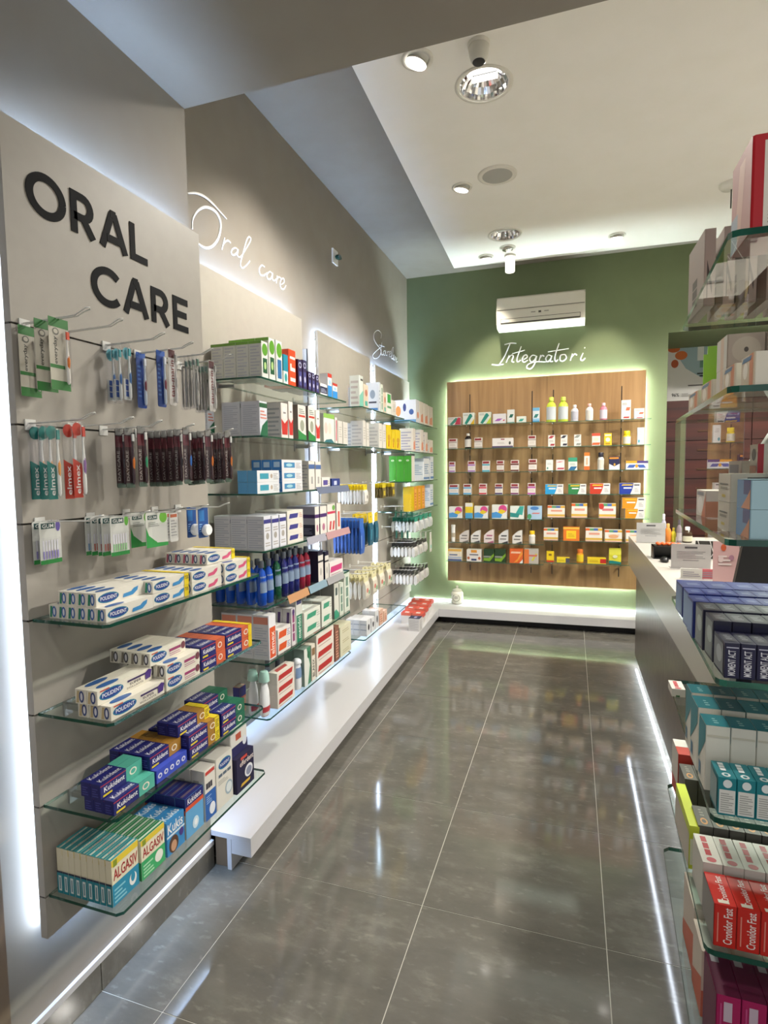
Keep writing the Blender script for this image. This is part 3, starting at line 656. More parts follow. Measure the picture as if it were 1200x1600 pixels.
# small emergency sign on the recessed wall
p = PX(522, 402, XR); s1 = MB(); s1.box(0, -.045, -.05, .012, .045, .05, mat('#e8e8e4', .4, kind='plastic')); s2 = MB(); s2.lathe([(.03, 0), (.034, .012), (.03, .024)], mat('#123d38', .25, kind='plastic'), 20, sx=.35); 
e = thing('wall_switch_plate', 'small white square plate with dark green knob high on the taupe wall', 'wall plate', (XR, p.y, p.z), [('plate', s1.mesh('plate'))])
k = MB(); k.lathe([(.024, 0), (.034, .012), (.03, .03)], mat('#123d38', .25, kind='plastic'), 20, sx=.5); me = k.mesh('knob'); me.transform(Matrix.Rotation(PI / 2, 4, 'Y')); me.transform(Matrix.Translation((.013, .012, 0))); link('knob', me, e)
# ================================================================== merchandise
DESC = {}
def D(key, base, decs, name, desc, cat='carton'): DESIGN[key] = (base, decs); DESC[key] = (name, desc, cat)
NAVY, CREAM, WHT, GREY = '#20246e', '#e8e4d8', '#e9e9ea', '#8d8f95'
# ---- denture-care cartons of the front panel
def pol(extra, endc1, endc2): return [('F', 'o', .03, .12, .45, .88, '#2b7d9c'), ('F', 'o', .05, .2, .43, .8, '#213e8c'), ('F', 't', .08, .37, .41, .65, '#f2f2f2', 'POLIDENT'),
        ('T', 'o', .08, .15, .45, .85, '#2f5f9f'), ('L', 'd', .12, .08, .36, .9, endc1, .1), ('L', 'o', .4, .1, .85, .92, endc2), ('L', 'o', .52, .25, .74, .78, '#e8e8ee')] + extra
def swoosh(c): return [('F', 'p', 0, 0, 0, 0, c, [(.52, .18), (.74, .22), (.84, .5), (.86, .8), (.76, .72), (.70, .52), (.54, .46)])]
Y75 = [('FT', 'r', .87, 0, 1, 1, '#e8cf1c'), ('F', 't', .88, .5, .99, .8, '#30302a', '75%')]
N, C = 'denture_paste_carton', 'carton'
D('pol_blue', CREAM, pol(swoosh('#3f8fc9'), '#2e8a6a', '#3a68ae'), N, 'cream paste carton with light blue swoosh')
D('pol_blue75', CREAM, pol(swoosh('#3f8fc9') + Y75, '#2e8a6a', '#3a68ae'), N, 'cream blue-swoosh carton with yellow end')
D('pol_pink', CREAM, pol(swoosh('#d4587f'), '#b85a72', '#3c5a7a'), N, 'cream paste carton with pink swoosh')
D('pol_pink75', CREAM, pol(swoosh('#d4587f') + Y75, '#b85a72', '#3c5a7a'), N, 'cream pink-swoosh carton with yellow end')
D('pol_super', '#ebe6d6', pol([('F', 'r', .52, .62, .9, .76, '#3d2b5e'), ('F', 't', .56, .36, .78, .54, '#4a4550', 'SUPER'), ('F', 't', .5, .14, .82, .28, '#7b7570', 'SIGILLANTE'), ('F', 'p', 0, 0, 0, 0, '#4d3480', [(.86, .2), (.96, .25), (.99, .8), (.93, .92), (.86, .75)]), ('F', 'r', .04, .86, .2, .95, '#c24a3c')], '#c9b58a', '#3c4f86'), N, 'cream paste carton with purple tooth')
D('pol_mag', '#ebe6d6', pol([('F', 'r', .52, .5, .84, .72, '#9c3f6e'), ('F', 'l', .52, .16, .84, .45, '#b98a9c', 2), ('F', 'o', .86, .3, .98, .9, '#7a4650'), ('F', 'r', .04, .86, .2, .95, '#c24a3c')], '#8a8274', '#50505a'), N, 'cream paste carton with dark pink band')
def kuk(c2, extra=()): return [('FT', 'r', .6, 0, 1, 1, c2), ('F', 't', .08, .34, .56, .7, '#f4f4f4', 'Kukident'), ('T', 't', .08, .25, .56, .75, '#d8d8e4', 'Kukident'), ('F', 'r', 0, .84, .6, .9, '#c43a3a'), ('F', 'r', .05, .06, .26, .2, '#e3cf2c'), ('F', 'o', .68, .25, .86, .75, '#f0e8d8'), ('F', 'o', .71, .33, .83, .67, c2), ('L', 'l', .2, .15, .8, .8, '#4a50a0', 4)] + list(extra)
D('kuk_orange', NAVY, kuk('#d0623a'), N, 'navy paste carton with orange end panel')
D('kuk_orange_y', NAVY, kuk('#d0623a', [('FT', 'r', .86, 0, 1, 1, '#e2c51e')]), N, 'navy and orange paste carton with yellow end')
D('kuk_mint', NAVY, kuk('#57b39f'), N, 'navy paste carton with mint end panel')
D('kuk_gold', NAVY, kuk('#a87a2c'), N, 'navy paste carton with gold end panel')
D('kuk_gold_y', NAVY, kuk('#a87a2c', [('FT', 'r', .84, 0, 1, 1, '#e6cf22'), ('F', 'l', .87, .15, .98, .85, '#55501c', 5)]), N, 'navy and gold paste carton with yellow end')
D('kuk_green', NAVY, kuk('#1e6a4c'), N, 'navy paste carton with dark green end panel')
D('kuk_icons', '#3a4fc0', [('F', 'o', .04 + .19 * k, .3, .17 + .19 * k, .7, '#e6e8f4') for k in range(5)] + [('F', 'o', .075 + .19 * k, .4, .135 + .19 * k, .6, '#3a4fc0') for k in range(5)], N, 'bright blue carton with white round icons')
D('alg_blue', '#e9e2c6', [('F', 'r', 0, 0, 1, .47, '#2a8fb2'), ('F', 'r', 0, .86, 1, 1, '#e6cc3e'), ('F', 't', .06, .54, .96, .78, '#a5222c', 'ALGASIV'), ('F', 'r', .06, .84, .2, .98, '#8a9a2c'), ('F', 'o', .62, .1, .9, .38, '#f0f2f0'), ('F', 'o', .68, .18, .84, .40, '#2a8fb2'), ('F', 'l', .06, .06, .5, .4, '#8fd0e0', 4),
    ('L', 'r', 0, 0, 1, .46, '#1c8a9a'), ('L', 'r', .25, .06, .75, .4, '#dfe6e4'), ('L', 'r', .4, .1, .6, .36, '#5a8a98'), ('L', 'r', 0, .46, 1, .5, '#25304a'), ('T', 'r', 0, 0, 1, 1, '#3a9aa0'), ('T', 'r', .02, .3, .98, .6, '#d4dccc'), ('T', 't', .2, .35, .7, .55, '#a5222c', 'ALGASIV')], 'denture_pad_box', 'thin upright box with blue lower half', 'box')
D('alg_green', '#e9e2c6', [('F', 'r', 0, 0, 1, .47, '#3fae6c'), ('F', 'r', 0, .86, 1, 1, '#e6cc3e'), ('F', 't', .06, .54, .96, .78, '#a5222c', 'ALGASIV'), ('F', 'r', .06, .84, .2, .98, '#8a9a2c'), ('F', 'o', .55, .12, .9, .42, '#f0f2e8'), ('F', 'l', .06, .06, .5, .4, '#b4e4c0', 4), ('T', 'r', 0, 0, 1, 1, '#2f8a5a'), ('T', 'r', .02, .3, .98, .6, '#d4dccc'), ('L', 'r', 0, 0, 1, .46, '#2f9a5c')], 'denture_pad_box', 'thin upright box with green lower half', 'box')
D('kukis', '#3a8cc8', [('F', 't', .06, .62, .9, .92, '#f6f6f6', 'Kukis'), ('F', 'r', 0, .52, 1, .58, '#d8e8f2'), ('F', 'o', .1, .0, .62, .5, '#5a3f2e'), ('F', 'o', .2, .04, .52, .36, '#c99a78'), ('F', 'o', .68, .3, .92, .54, '#4a3a8a'), ('T', 't', .1, .2, .9, .8, '#dff0fa', 'Kukis')], 'denture_tablet_box', 'blue tablet box with brown oval picture', 'box')
D('kuk_sky', '#63a8d8', [('F', 'r', 0, .78, 1, 1, NAVY), ('F', 't', .12, .82, .88, .96, '#f4f4f4', 'Kukident'), ('F', 'r', 0, .68, 1, .78, '#d4552f'), ('F', 'o', .35, .1, .7, .4, '#cfe8f6'), ('F', 'o', .45, .17, .62, .33, '#f6fbff'), ('T', 'r', 0, 0, 1, 1, NAVY), ('T', 'r', .05, .35, .95, .6, '#6a5a70'), ('L', 'r', 0, .72, 1, 1, NAVY), ('L', 'r', 0, .6, 1, .72, '#d4552f'), ('L', 'r', 0, 0, 1, .6, '#d8c9b4')], 'denture_tablet_box', 'sky blue tablet box with navy top', 'box')
D('steri', '#e6e2d8', [('F', 'r', 0, 0, 1, .55, '#2a62b0'), ('F', 'r', .08, .9, .92, .97, '#c8433a'), ('F', 't', .1, .62, .7, .74, '#40404a', '~'), ('F', 'o', .35, .06, .9, .3, '#e9eef4'), ('F', 'l', .1, .33, .6, .5, '#9fc0ea', 4), ('L', 'l', .2, .1, .8, .85, '#b4b0a8', 9)], 'denture_tablet_box', 'tall white tablet box with blue lower half', 'box')
D('pol_tall', '#e2dfd4', [('F', 'o', .15, .72, .9, .92, '#2b7d9c'), ('F', 'o', .18, .745, .87, .895, '#213e8c'), ('F', 't', .24, .79, .81, .85, '#f0f0f0', 'POLIDENT'), ('F', 't', .12, .6, .9, .66, '#5a6a7a', '~'), ('F', 'o', .5, .14, .95, .42, '#9fb4c0'), ('F', 'o', .56, .18, .9, .38, '#dfe6e6'), ('F', 'l', .1, .46, .7, .56, '#a8a8a0', 3), ('L', 'l', .15, .2, .85, .85, '#b8b4ac', 9)], 'denture_tablet_box', 'tall off-white tablet box with blue oval', 'box')
D('eff', '#201c40', [('F', 't', .2, .7, .95, .86, '#e8d8d0', 'efferdent'), ('F', 'r', .25, .88, .6, .96, '#c8483a'), ('F', 'o', .45, .25, .9, .62, '#e4e6ea'), ('F', 'o', .52, .3, .84, .55, '#8a90a8'), ('F', 'd', .2, .12, .7, .2, '#d8b03a', .06), ('L', 'l', .2, .3, .8, .9, '#5a5680', 5)], 'denture_tablet_box', 'dark purple tablet box with white ring picture', 'box')
D('eff_top', '#e2dfd8', [('FL', 'r', 0, 0, 1, .42, '#252356'), ('F', 'r', .3, .62, .62, .9, '#b8553f'), ('F', 'o', .7, .2, .95, .6, '#dfe2ea'), ('T', 'r', .1, .1, .9, .9, '#d0cdc6')], 'denture_tablet_box', 'white tablet box with navy lower half', 'box')

TOTAL = {}
def put(key, me, loc, rz, where, jit=.0, depth=None):
    nm, desc, cat = DESC[key]
    lab = '%s %s' % (desc, where)
    if depth is not None and len(lab.split()) < 15: lab += ', in front' if depth == 0 else ', behind'
    o = link(nm, me, None, loc, rz + (R.uniform(-jit, jit) if jit else 0)); tag(o, lab, cat); TOTAL.setdefault(lab, []).append(o)
    return o
def stackL(key, y0, xf, z, w, d, h, nx, nz, where, levels=True, jit=.006):
    for k in range(nz):
        lv = ('' if nz == 1 or not levels else ', ' + (['bottom', 'second', 'third', 'fourth'][k] if k < nz - 1 else 'top') + ' layer')
        for i in range(nx if not isinstance(nx, (list, tuple)) else nx[k]):
            put(key, carton(key, w - .001, d - .001, h - .0006, DESC[key][0]), (xf - d / 2 - i * d, y0 + w / 2 + R.uniform(0, .0015), z + k * h + .0003), PI / 2, where + lv, jit, i if (nx if isinstance(nx, int) else nx[k]) > 1 else None)
def Lrow(xf, z, items, where):
    """items on a left-wall shelf from their columns in the photograph: (design, u0, u1, v top, depth, copies behind[, layers])"""
    for it in items:
        key, u0, u1, vt, d, n = it[:6]; nl = it[6] if len(it) > 6 else 1; xo = it[7] if len(it) > 7 else xf
        y0, y1 = yu(u0, xo, z + .02), yu(u1, xo, z + .02); h = (PX(u0, vt, xo).z - z) / nl
        stackL(key, y0 + .001, xo, z, y1 - y0 - .002, d, h, n, nl, where, jit=0)

# ---- shelf A
A, B_, C_, D_ = ZF[3], ZF[2], ZF[1], ZF[0]
w = 'on the topmost ORAL CARE shelf'
for i in range(6): put('pol_blue', carton('pol_blue', .158, .029, .033, N), (-1.052 - i * .0295, 1.031 + .08, A + .0003), PI / 2 + R.uniform(-.01, .01), w + ', bottom layer')
for i in range(4): put('pol_blue', carton('pol_blue', .158, .029, .033, N), (-1.085 - i * .0295, 1.037 + .08, A + .0335), PI / 2 + R.uniform(-.01, .01), w + ', top layer')
stackL('pol_blue75', 1.195, -1.042, A, .145, .030, .033, 5, 2, w)
stackL('pol_pink', 1.345, -1.034, A, .145, .031, .033, 5, 2, w)
stackL('pol_pink75', 1.495, -1.026, A, .145, .031, .033, 5, 2, w)
stackL('pol_pink75', 1.455, -1.060, A + .067, .150, .031, .033, 5, 1, w + ', third layer')
# ---- shelf B
w = 'on the second ORAL CARE shelf'
stackL('pol_super', 1.025, -1.030, B_, .185, .034, .036, 3, 1, w + ', bottom layer')
stackL('pol_super', 1.017, -1.062, B_ + .0365, .185, .034, .036, 2, 1, w + ', top layer')
stackL('pol_mag', 1.214, -1.028, B_, .146, .034, .036, 4, 2, w)
stackL('pol_mag', 1.192, -1.058, B_ + .0725, .146, .034, .036, 4, 1, w + ', third layer')
stackL('kuk_orange', 1.365, -1.026, B_, .12, .036, .038, 4, 2, w)
stackL('kuk_orange_y', 1.49, -1.026, B_, .148, .036, .038, 4, 2, w)
# ---- shelf C
w = 'on the third ORAL CARE shelf'
stackL('kuk_mint', 1.025, -1.036, C_, .14, .031, .037, 3, 1, w + ', bottom layer')
stackL('kuk_mint', 1.020, -1.070, C_ + .0375, .14, .031, .037, 2, 1, w + ', top layer')
stackL('kuk_icons', 1.17, -1.034, C_, .125, .04, .036, 3, 1, w)
stackL('kuk_gold', 1.168, -1.052, C_ + .0365, .125, .034, .037, 4, 1, w)
stackL('kuk_gold_y', 1.30, -1.030, C_, .145, .036, .037, 4, 2, w)
stackL('kuk_gold_y', 1.278, -1.050, C_ + .0745, .145, .036, .037, 2, 1, w + ', third layer')
stackL('kuk_green', 1.452, -1.026, C_, .13, .036, .037, 4, 2, w)
stackL('kuk_green', 1.430, -1.075, C_ + .0745, .13, .036, .037, 2, 1, w + ', third layer')
# ---- shelf D
w = 'on the bottom ORAL CARE shelf'
for i in range(9): put('alg_blue', carton('alg_blue', .088, .0185, .118, 'denture_pad_box'), (-1.062 - i * .0195, 1.024 + .045, D_ + .0003), PI / 2 + R.uniform(-.02, .0), w)
for i in range(8): put('alg_green', carton('alg_green', .088, .0185, .108, 'denture_pad_box'), (-1.058 - i * .0195, 1.118 + .045, D_ + .0003), PI / 2, w)
stackL('kukis', 1.212, -1.046, D_, .075, .04, .098, 3, 1, w)
stackL('kuk_sky', 1.291, -1.044, D_, .082, .036, .122, 4, 1, w)
stackL('steri', 1.378, -1.042, D_, .055, .05, .158, 2, 1, w)
stackL('pol_tall', 1.437, -1.042, D_, .09, .06, .166, 2, 1, w)
stackL('eff', 1.532, -1.032, D_, .108, .085, .118, 2, 1, w)
stackL('eff_top', 1.530, -1.050, D_ + .1185, .1, .08, .08, 1, 1, w)
# ---- goods hanging on the hooks of the front panel
def hook_mesh(L, rise=.012, gap=.008, r=.0016):
    mb = MB(); a = gap / 2
    mb.tube([(0, -a, 0), (L * .8, -a, rise * .3), (L - .02, -a, rise), (L - .005, -a * 1.6, rise + .004), (L, 0, rise + .006), (L - .005, a * 1.6, rise + .004), (L - .02, a, rise), (L * .8, a, rise * .3), (0, a, 0)], r, M_WIRE, 5)
    return mb.mesh('wire')
HOOKW = hook_mesh(.2); HOOKW2 = hook_mesh(.27)
hp = MB(); hp.box(-.001, -.014, -.016, .002, .014, .01, M_WIRE); HOOKP = hp.mesh('plate')
def hook(x, y, z, label, me=HOOKW): return thing('display_hook', label, 'hook', (x + .0015, y, z), [('wire', me), ('plate', HOOKP)])
_H = {}
def rrect(w, h, r=.006, n=4):
    P = []
    for cx, cz, a0 in ((w / 2 - r, -r, 0), (-w / 2 + r, -r, 90), (-w / 2 + r, -h + r, 180), (w / 2 - r, -h + r, 270)):
        for k in range(n + 1): a = math.radians(a0 + 90 * k / n); P.append((cx + r * math.cos(a), cz + r * math.sin(a)))
    return P
def card_mesh(w, h, base, decs, t=.0012, name='backing_card'):
    """hanging card: top centre at the origin, front towards -y"""
    mb = MB(); P = rrect(w, h); n = len(P); m = mat(base) if isinstance(base, str) else base
    vs = [(x, t / 2, z) for x, z in P] + [(x, -t / 2, z) for x, z in P]
    mb.add(vs, [tuple(range(n - 1, -1, -1))[::-1], tuple(range(n, 2 * n))] + [(i, n + i, n + (i + 1) % n, (i + 1) % n) for i in range(n)], m)
    fr = ((-w / 2, -t / 2, -h), (w, 0, 0), (0, 0, h), (0, -1, 0)); bk = ((w / 2, t / 2, -h), (-w, 0, 0), (0, 0, h), (0, 1, 0))
    for i, s in enumerate(decs):
        if s[0] == 'B': decal(mb, bk, s[1:], .0002 + .0001 * i)
        else: decal(mb, fr, s if len(s[0]) == 1 and s[0] != 'F' else s[1:], .0002 + .0001 * i)
    return mb.mesh(name)
def shell_mesh(x0, x1, z0, z1, d=.012, m=None):
    """vacuum-formed clear blister with sloping sides"""
    mb = MB(); c = min(.004, (x1 - x0) * .2)
    v = [(x0, -.0012, z0), (x1, -.0012, z0), (x1, -.0012, z1), (x0, -.0012, z1), (x0 + c, -d, z0 + c), (x1 - c, -d, z0 + c), (x1 - c, -d, z1 - c), (x0 + c, -d, z1 - c)]
    mb.add(v, [(4, 5, 6, 7), (0, 1, 5, 4), (1, 2, 6, 5), (2, 3, 7, 6), (3, 0, 4, 7)], m or ACRYL)
    return mb.mesh('blister_shell')
def brush_parts(x, z1, z0, ch, cg, cb, y=-.0062):
    """toothbrush hanging head up between z0 and z1: handle, grip, bristles"""
    L = z1 - z0; mh, mg, mbr = mat(ch, .25, kind='plastic'), mat(cg, .35, kind='rubber'), mat(cb, .6, kind='bristle')
    h = MB(); h.tube([(x, y, z0 + L * t) for t in (0, .04, .2, .36, .46, .6, .76, .82, .97, 1)], .004, mh, 7, [.002, .0042, .0046, .0038, .0048, .0032, .0022, .0034, .0036, .002])
    g = MB(); g.tube([(x, y - .0016, z0 + L * t) for t in (.28, .36, .46, .54)], .004, mg, 7, [.002, .0036, .0042, .002])
    b = MB(); b.box(x - .0038, y - .0045, z0 + L * .84, x + .0038, y - .001, z0 + L * .98, mbr)
    return [('brush_handle', h.mesh('brush_handle')), ('brush_handle>grip', g.mesh('grip')), ('brush_handle>bristles', b.mesh('bristles'))]
HK = {}
def HD(key, name, desc, cat, parts): HK[key] = (name, desc, cat, parts)
def hang(key, x, y, z, where, rz=PI / 2):
    n, desc, cat, parts = HK[key]; lab = desc + ' ' + where
    o = thing(n, lab, cat, (x, y, z), parts, rz + R.uniform(-.05, .05)); TOTAL.setdefault(lab, []).append(o)
    return o
G1 = '#2f7a35'
HD('every', 'toothbrush_pack', 'grey and green toothbrush card reading everyday', 'toothbrush', [('backing_card', card_mesh(.056, .165, '#c4bfb0', [('r', 0, .87, 1, 1, G1), ('r', 0, 0, 1, .13, G1), ('r', 0, .3, .75, .35, G1), ('w', .2, .36, .42, .74, '#4a4a44', 'everyday'), ('o', .18, .76, .5, .86, '#6a6a62'), ('o', .23, .78, .45, .845, '#c4bfb0')])),
    ('blister_shell', shell_mesh(.008, .026, -.158, -.02))] + brush_parts(.017, -.026, -.15, '#ece8e0', '#e07a2c', '#d8573a'))
HD('clear', 'toothbrush_pack', 'clear toothbrush pack with pale blue brush', 'toothbrush', [('backing_card', card_mesh(.034, .165, ACRYL, [('r', .1, .05, .9, .4, '#cfd4d2'), ('w', .3, .1, .7, .4, '#3a5fae', '~'), ('o', .1, .72, .9, .92, '#5fa8b4')])), ('blister_shell', shell_mesh(-.014, .014, -.16, -.01))] + brush_parts(.004, -.014, -.155, '#e4e8e6', '#4a78b4', '#4aa2a8'))
HD('blue_pack', 'toothbrush_pack', 'royal blue toothbrush card with slim brush', 'toothbrush', [('backing_card', card_mesh(.036, .165, '#1f4796', [('r', 0, .9, 1, 1, '#2a5cb4'), ('l', .1, .2, .45, .8, '#4a7ac8', 8)])), ('blister_shell', shell_mesh(-.002, .017, -.16, -.012))] + brush_parts(.008, -.016, -.156, '#c8d4e2', '#8a3a4a', '#dfe4ea'))
HD('tau', 'toothbrush_pack', 'clear pack with red tau-marin lettering', 'toothbrush', [('backing_card', card_mesh(.03, .165, '#d8d4ce', [('r', .05, .12, .95, .82, '#e9e6e2'), ('w', .25, .15, .78, .8, '#8a2a2c', 'tau-marin'), ('r', .05, .84, .95, .98, '#5a2a30')])), ('blister_shell', shell_mesh(-.013, .013, -.162, -.008))] + brush_parts(.009, -.014, -.156, '#d9d6d2', '#b8b4b0', '#9a9a96'))
HD('tau_back', 'toothbrush_pack', 'clear greyish toothbrush pack with dark bristles', 'toothbrush', [('backing_card', card_mesh(.03, .165, ACRYL, [('r', .2, .05, .5, .8, '#b5b1aa')])), ('blister_shell', shell_mesh(-.013, .013, -.162, -.008))] + brush_parts(.004, -.012, -.156, '#c9c6c0', '#a8a49e', '#3f6a5c'))
for k, c, cb in (('teal', '#147f78', 'teal'), ('red', '#c23a26', 'red')):
    HD('elmex_' + k, 'toothbrush_pack', 'clear %s toothbrush pack reading elmex' % cb, 'toothbrush', [('backing_card', card_mesh(.036, .185, ACRYL, [('p', 0, 0, 0, 0, c, [(.05, 0), (.75, 0), (.85, .42), (.05, .5)]), ('w', .22, .05, .58, .42, '#e8ece8', 'elmex'), ('o', .1, .78, .9, .95, c)])), ('blister_shell', shell_mesh(-.016, .017, -.18, -.008, .014))] + brush_parts(.010, -.016, -.178, '#e4e6e0', '#e0963a' if k == 'teal' else '#8a62a0', c))
for k, c in (('orange', '#e07a2a'), ('blue', '#2f6fc0'), ('green', '#2f9a6a'), ('dark', '#3c3a40')):
    HD('day_' + k, 'toothbrush_pack', 'dark wine toothbrush pack with %s grip' % c.replace(c, k if k != 'dark' else 'black'), 'toothbrush', [('backing_card', card_mesh(.032, .165, '#3a1c22', [('r', .02, .68, .98, .86, '#6a2632'), ('r', .02, .88, .98, 1, '#8a8a86'), ('w', .1, .12, .42, .62, '#a8a09a', 'DAYCARE'), ('r', .0, .0, 1, .08, '#52685a')])), ('blister_shell', shell_mesh(-.015, .016, -.16, -.004, .013))] + brush_parts(.007, -.014, -.155, '#4a3a40', c, '#cfd0cc'))
def gum(c, cb, n=6): return [('r', 0, 0, 1, .1, '#1f8a3c'), ('r', .08, .82, .72, .95, '#1c4a48'), ('t', .14, .84, .66, .93, '#f0f0ee', 'GUM'), ('o', .76, .74, .98, 1.0, cb)] + [('r', .12 + .13 * k, .12, .19 + .13 * k, .55, '#e6e6ee') for k in range(n)] + [('r', .12 + .13 * k, .12, .19 + .13 * k, .3, c) for k in range(n)]
for k, c, cb, nm in (('purple', '#8f86c8', '#5f4f9a', 'lilac'), ('green', '#8fd08a', '#5fae3a', 'pale green'), ('red', '#d0705a', '#c04a3a', 'coral'), ('blue', '#5a98c8', '#2f7fae', 'blue')):
    HD('gum_' + k, 'interdental_brush_card', 'white interdental brush card with %s brushes' % nm, 'brush card', [('backing_card', card_mesh(.062, .105, '#d8dad4', gum(c, cb))), ('blister_shell', shell_mesh(-.026, .026, -.098, -.04, .009))])
HD('gum_floss', 'floss_card', 'white and green dental floss card', 'floss card', [('backing_card', card_mesh(.085, .1, '#dcded6', [('p', 0, 0, 0, 0, '#2f9a48', [(0, 0), (1, 0), (1, .1), (.5, .12), (.12, .35), (0, .6)]), ('o', .62, .68, .98, 1.0, '#6fb83a'), ('r', .08, .8, .52, .92, '#1c4a48'), ('t', .12, .82, .48, .9, '#f0f0ee', 'GUM'), ('l', .1, .6, .6, .75, '#9aa098', 3)])), ('blister_shell', shell_mesh(-.02, .036, -.085, -.03, .012))])
fl = MB(); fl.lathe([(.016, 0), (.019, .004), (.019, .014), (.016, .018)], mat('#eceef0', .3, kind='plastic'), 18); fm = fl.mesh('floss_case'); fm.transform(Matrix.Rotation(PI / 2, 4, 'X')); fm.transform(Matrix.Translation((.004, -.002, -.075)))
HD('floss_blue', 'floss_card', 'blue hanging floss card with white round case', 'floss card', [('backing_card', card_mesh(.05, .1, '#1f4f96', [('r', .1, .55, .6, .9, '#2f7ac0'), ('l', .1, .2, .4, .5, '#8ab4e0', 4)])), ('floss_case', fm)])
HD('white_card', 'brush_card', 'small white brush card with grey print', 'brush card', [('backing_card', card_mesh(.04, .09, '#dcdcd8', [('l', .15, .2, .85, .8, '#a8aaa8', 6), ('r', .1, .84, .9, .95, '#c46a4a')])), ('blister_shell', shell_mesh(-.014, .014, -.08, -.02, .008))])

Z1, Z2, Z3 = ZF[6] + .0, ZF[5] + .0, ZF[4] + .0
def hangrow(y, z, items, where):
    for key, u, dz in items:
        x = min(max(xu(u, y, z - .08), XP + .012), XP + .196); hang(key, x, y, z + .002 + .010 * max(0, (x - XP - .1) / .1) - dz, where)
HOOKS = [(1.035, Z1), (1.135, Z1), (1.285, Z1), (1.405, Z1), (1.50, Z1), (1.595, Z1), (1.035, Z2), (1.155, Z2), (1.26, Z2), (1.395, Z2), (1.50, Z2), (1.595, Z2), (1.045, Z3), (1.20, Z3), (1.33, Z3), (1.45, Z3), (1.56, Z3)]
HN = ['holding everyday toothbrush cards', 'left empty beside the everyday cards', 'holding clear blue toothbrushes', 'holding royal blue toothbrush cards', 'holding red-lettered packs', 'holding greyish clear packs',
      'holding teal and red brushes', 'left empty above the lilac cards', 'with green-grip wine packs', 'with blue-grip wine packs', 'with three orange-grip wine packs', 'with last orange-grip wine packs',
      'holding lilac interdental cards', 'holding mixed interdental cards', 'holding white and green floss cards', 'holding small white cards', 'holding blue floss cards']
for (y, z), t in zip(HOOKS, HN): hook(XP, y, z, 'white double wire hook ' + t)
w = 'on its hook'
hangrow(1.035, Z1, [('every', 38, .01), ('every', 72, 0), ('every', 93, 0)], 'on the top hook row')
hangrow(1.285, Z1, [('clear', 168, 0), ('clear', 183, 0), ('clear', 198, 0)], 'beside the royal blue cards')
hangrow(1.405, Z1, [('blue_pack', 220, 0), ('blue_pack', 252, 0), ('tau', 269, 0)], 'below the letter E')
hangrow(1.50, Z1, [('tau_back', 287 + 6 * k, 0) for k in range(4)], 'in the denser cluster')
hangrow(1.595, Z1, [('tau_back', 308 + 5 * k, 0) for k in range(4)] + [('tau', 331, 0)], 'next to the wall step')
hangrow(1.035, Z2, [('elmex_teal', 46, 0), ('elmex_teal', 57, 0), ('elmex_teal', 70, 0), ('elmex_teal', 82, 0), ('elmex_red', 108, 0), ('elmex_red', 122, 0)], 'on the middle hook row')
hangrow(1.26, Z2, [('day_dark', 188, 0), ('day_orange', 202, 0), ('day_green', 222, 0)], 'on the hook near the clear brushes')
hangrow(1.395, Z2, [('day_dark', 238 + 10 * k, 0) for k in range(5)] + [('day_blue', 292, 0)], 'on the fullest hook')
hangrow(1.50, Z2, [('day_dark', 298 + 8 * k, 0) for k in range(3)] + [('day_orange', 326, 0)], 'on the hook beneath the red-lettered packs')
hangrow(1.595, Z2, [('day_dark', 331 + 7 * k, 0) for k in range(3)] + [('day_orange', 356, 0)], 'on the hook next to the wall step')
hangrow(1.045, Z3, [('gum_purple', 70, 0), ('gum_purple', 80, 0)], 'on the lowest hook row')
hangrow(1.20, Z3, [('gum_blue', 146, 0), ('gum_red', 158, 0), ('gum_red', 168, 0), ('gum_red', 174, 0), ('gum_green', 188, 0)], 'on the lowest hook row')
hangrow(1.33, Z3, [('gum_floss', 222, 0), ('gum_floss', 246, 0)], 'on the lowest hook row')
hangrow(1.45, Z3, [('white_card', 262, .01), ('white_card', 272, .01)], 'beside the floss cards')
hangrow(1.56, Z3, [('floss_blue', 300, 0), ('floss_blue', 318, 0)], 'on the lowest hook row')
# ================================================================== the recessed wall: three bays
def band(*bs): return [('F', 'r', 0, a, 1, b, c) for a, b, c in bs]
SM = lambda f, c='#cdd0d8', n=10: (f, 'l', .12, .08, .88, .92, c, n)
T_ = 'toothpaste_carton'
D('w_green', '#e6e8e2', [SM('L'), ('L', 'r', 0, .93, 1, 1, '#7fb04a'), ('F', 'o', .1, .62, .95, .95, '#5fa02c'), ('F', 'r', .2, .15, .85, .55, '#1f5a3a'), ('F', 'o', .35, .25, .7, .45, '#b8d88a'), ('T', 'r', 0, 0, 1, 1, '#b9cf9a')], T_, 'white carton with green disc front')
D('w_green2', '#e6e8e2', [SM('L'), ('F', 'o', .1, .6, .95, .95, '#5fa02c'), ('F', 'r', .2, .1, .85, .55, '#2a6fa8'), ('T', 'r', 0, 0, 1, 1, '#b9cf9a')], T_, 'white carton with green disc and blue panel')
D('teal', '#dfe8e6', [('FL', 'r', 0, .45, 1, 1, '#1f8ea8'), ('F', 'o', .2, .1, .8, .38, '#2f9aa0')], T_, 'small teal and white carton')
D('orange_e', '#dd4a22', [('F', 'r', .2, .75, .9, .82, '#f2ede4'), ('F', 'r', .3, .42, .9, .52, '#f2ede4'), ('F', 'r', .2, .14, .9, .24, '#f2ede4'), ('F', 'r', .2, .42, .4, .62, '#f2ede4')], T_, 'tall bright orange carton with white shapes')
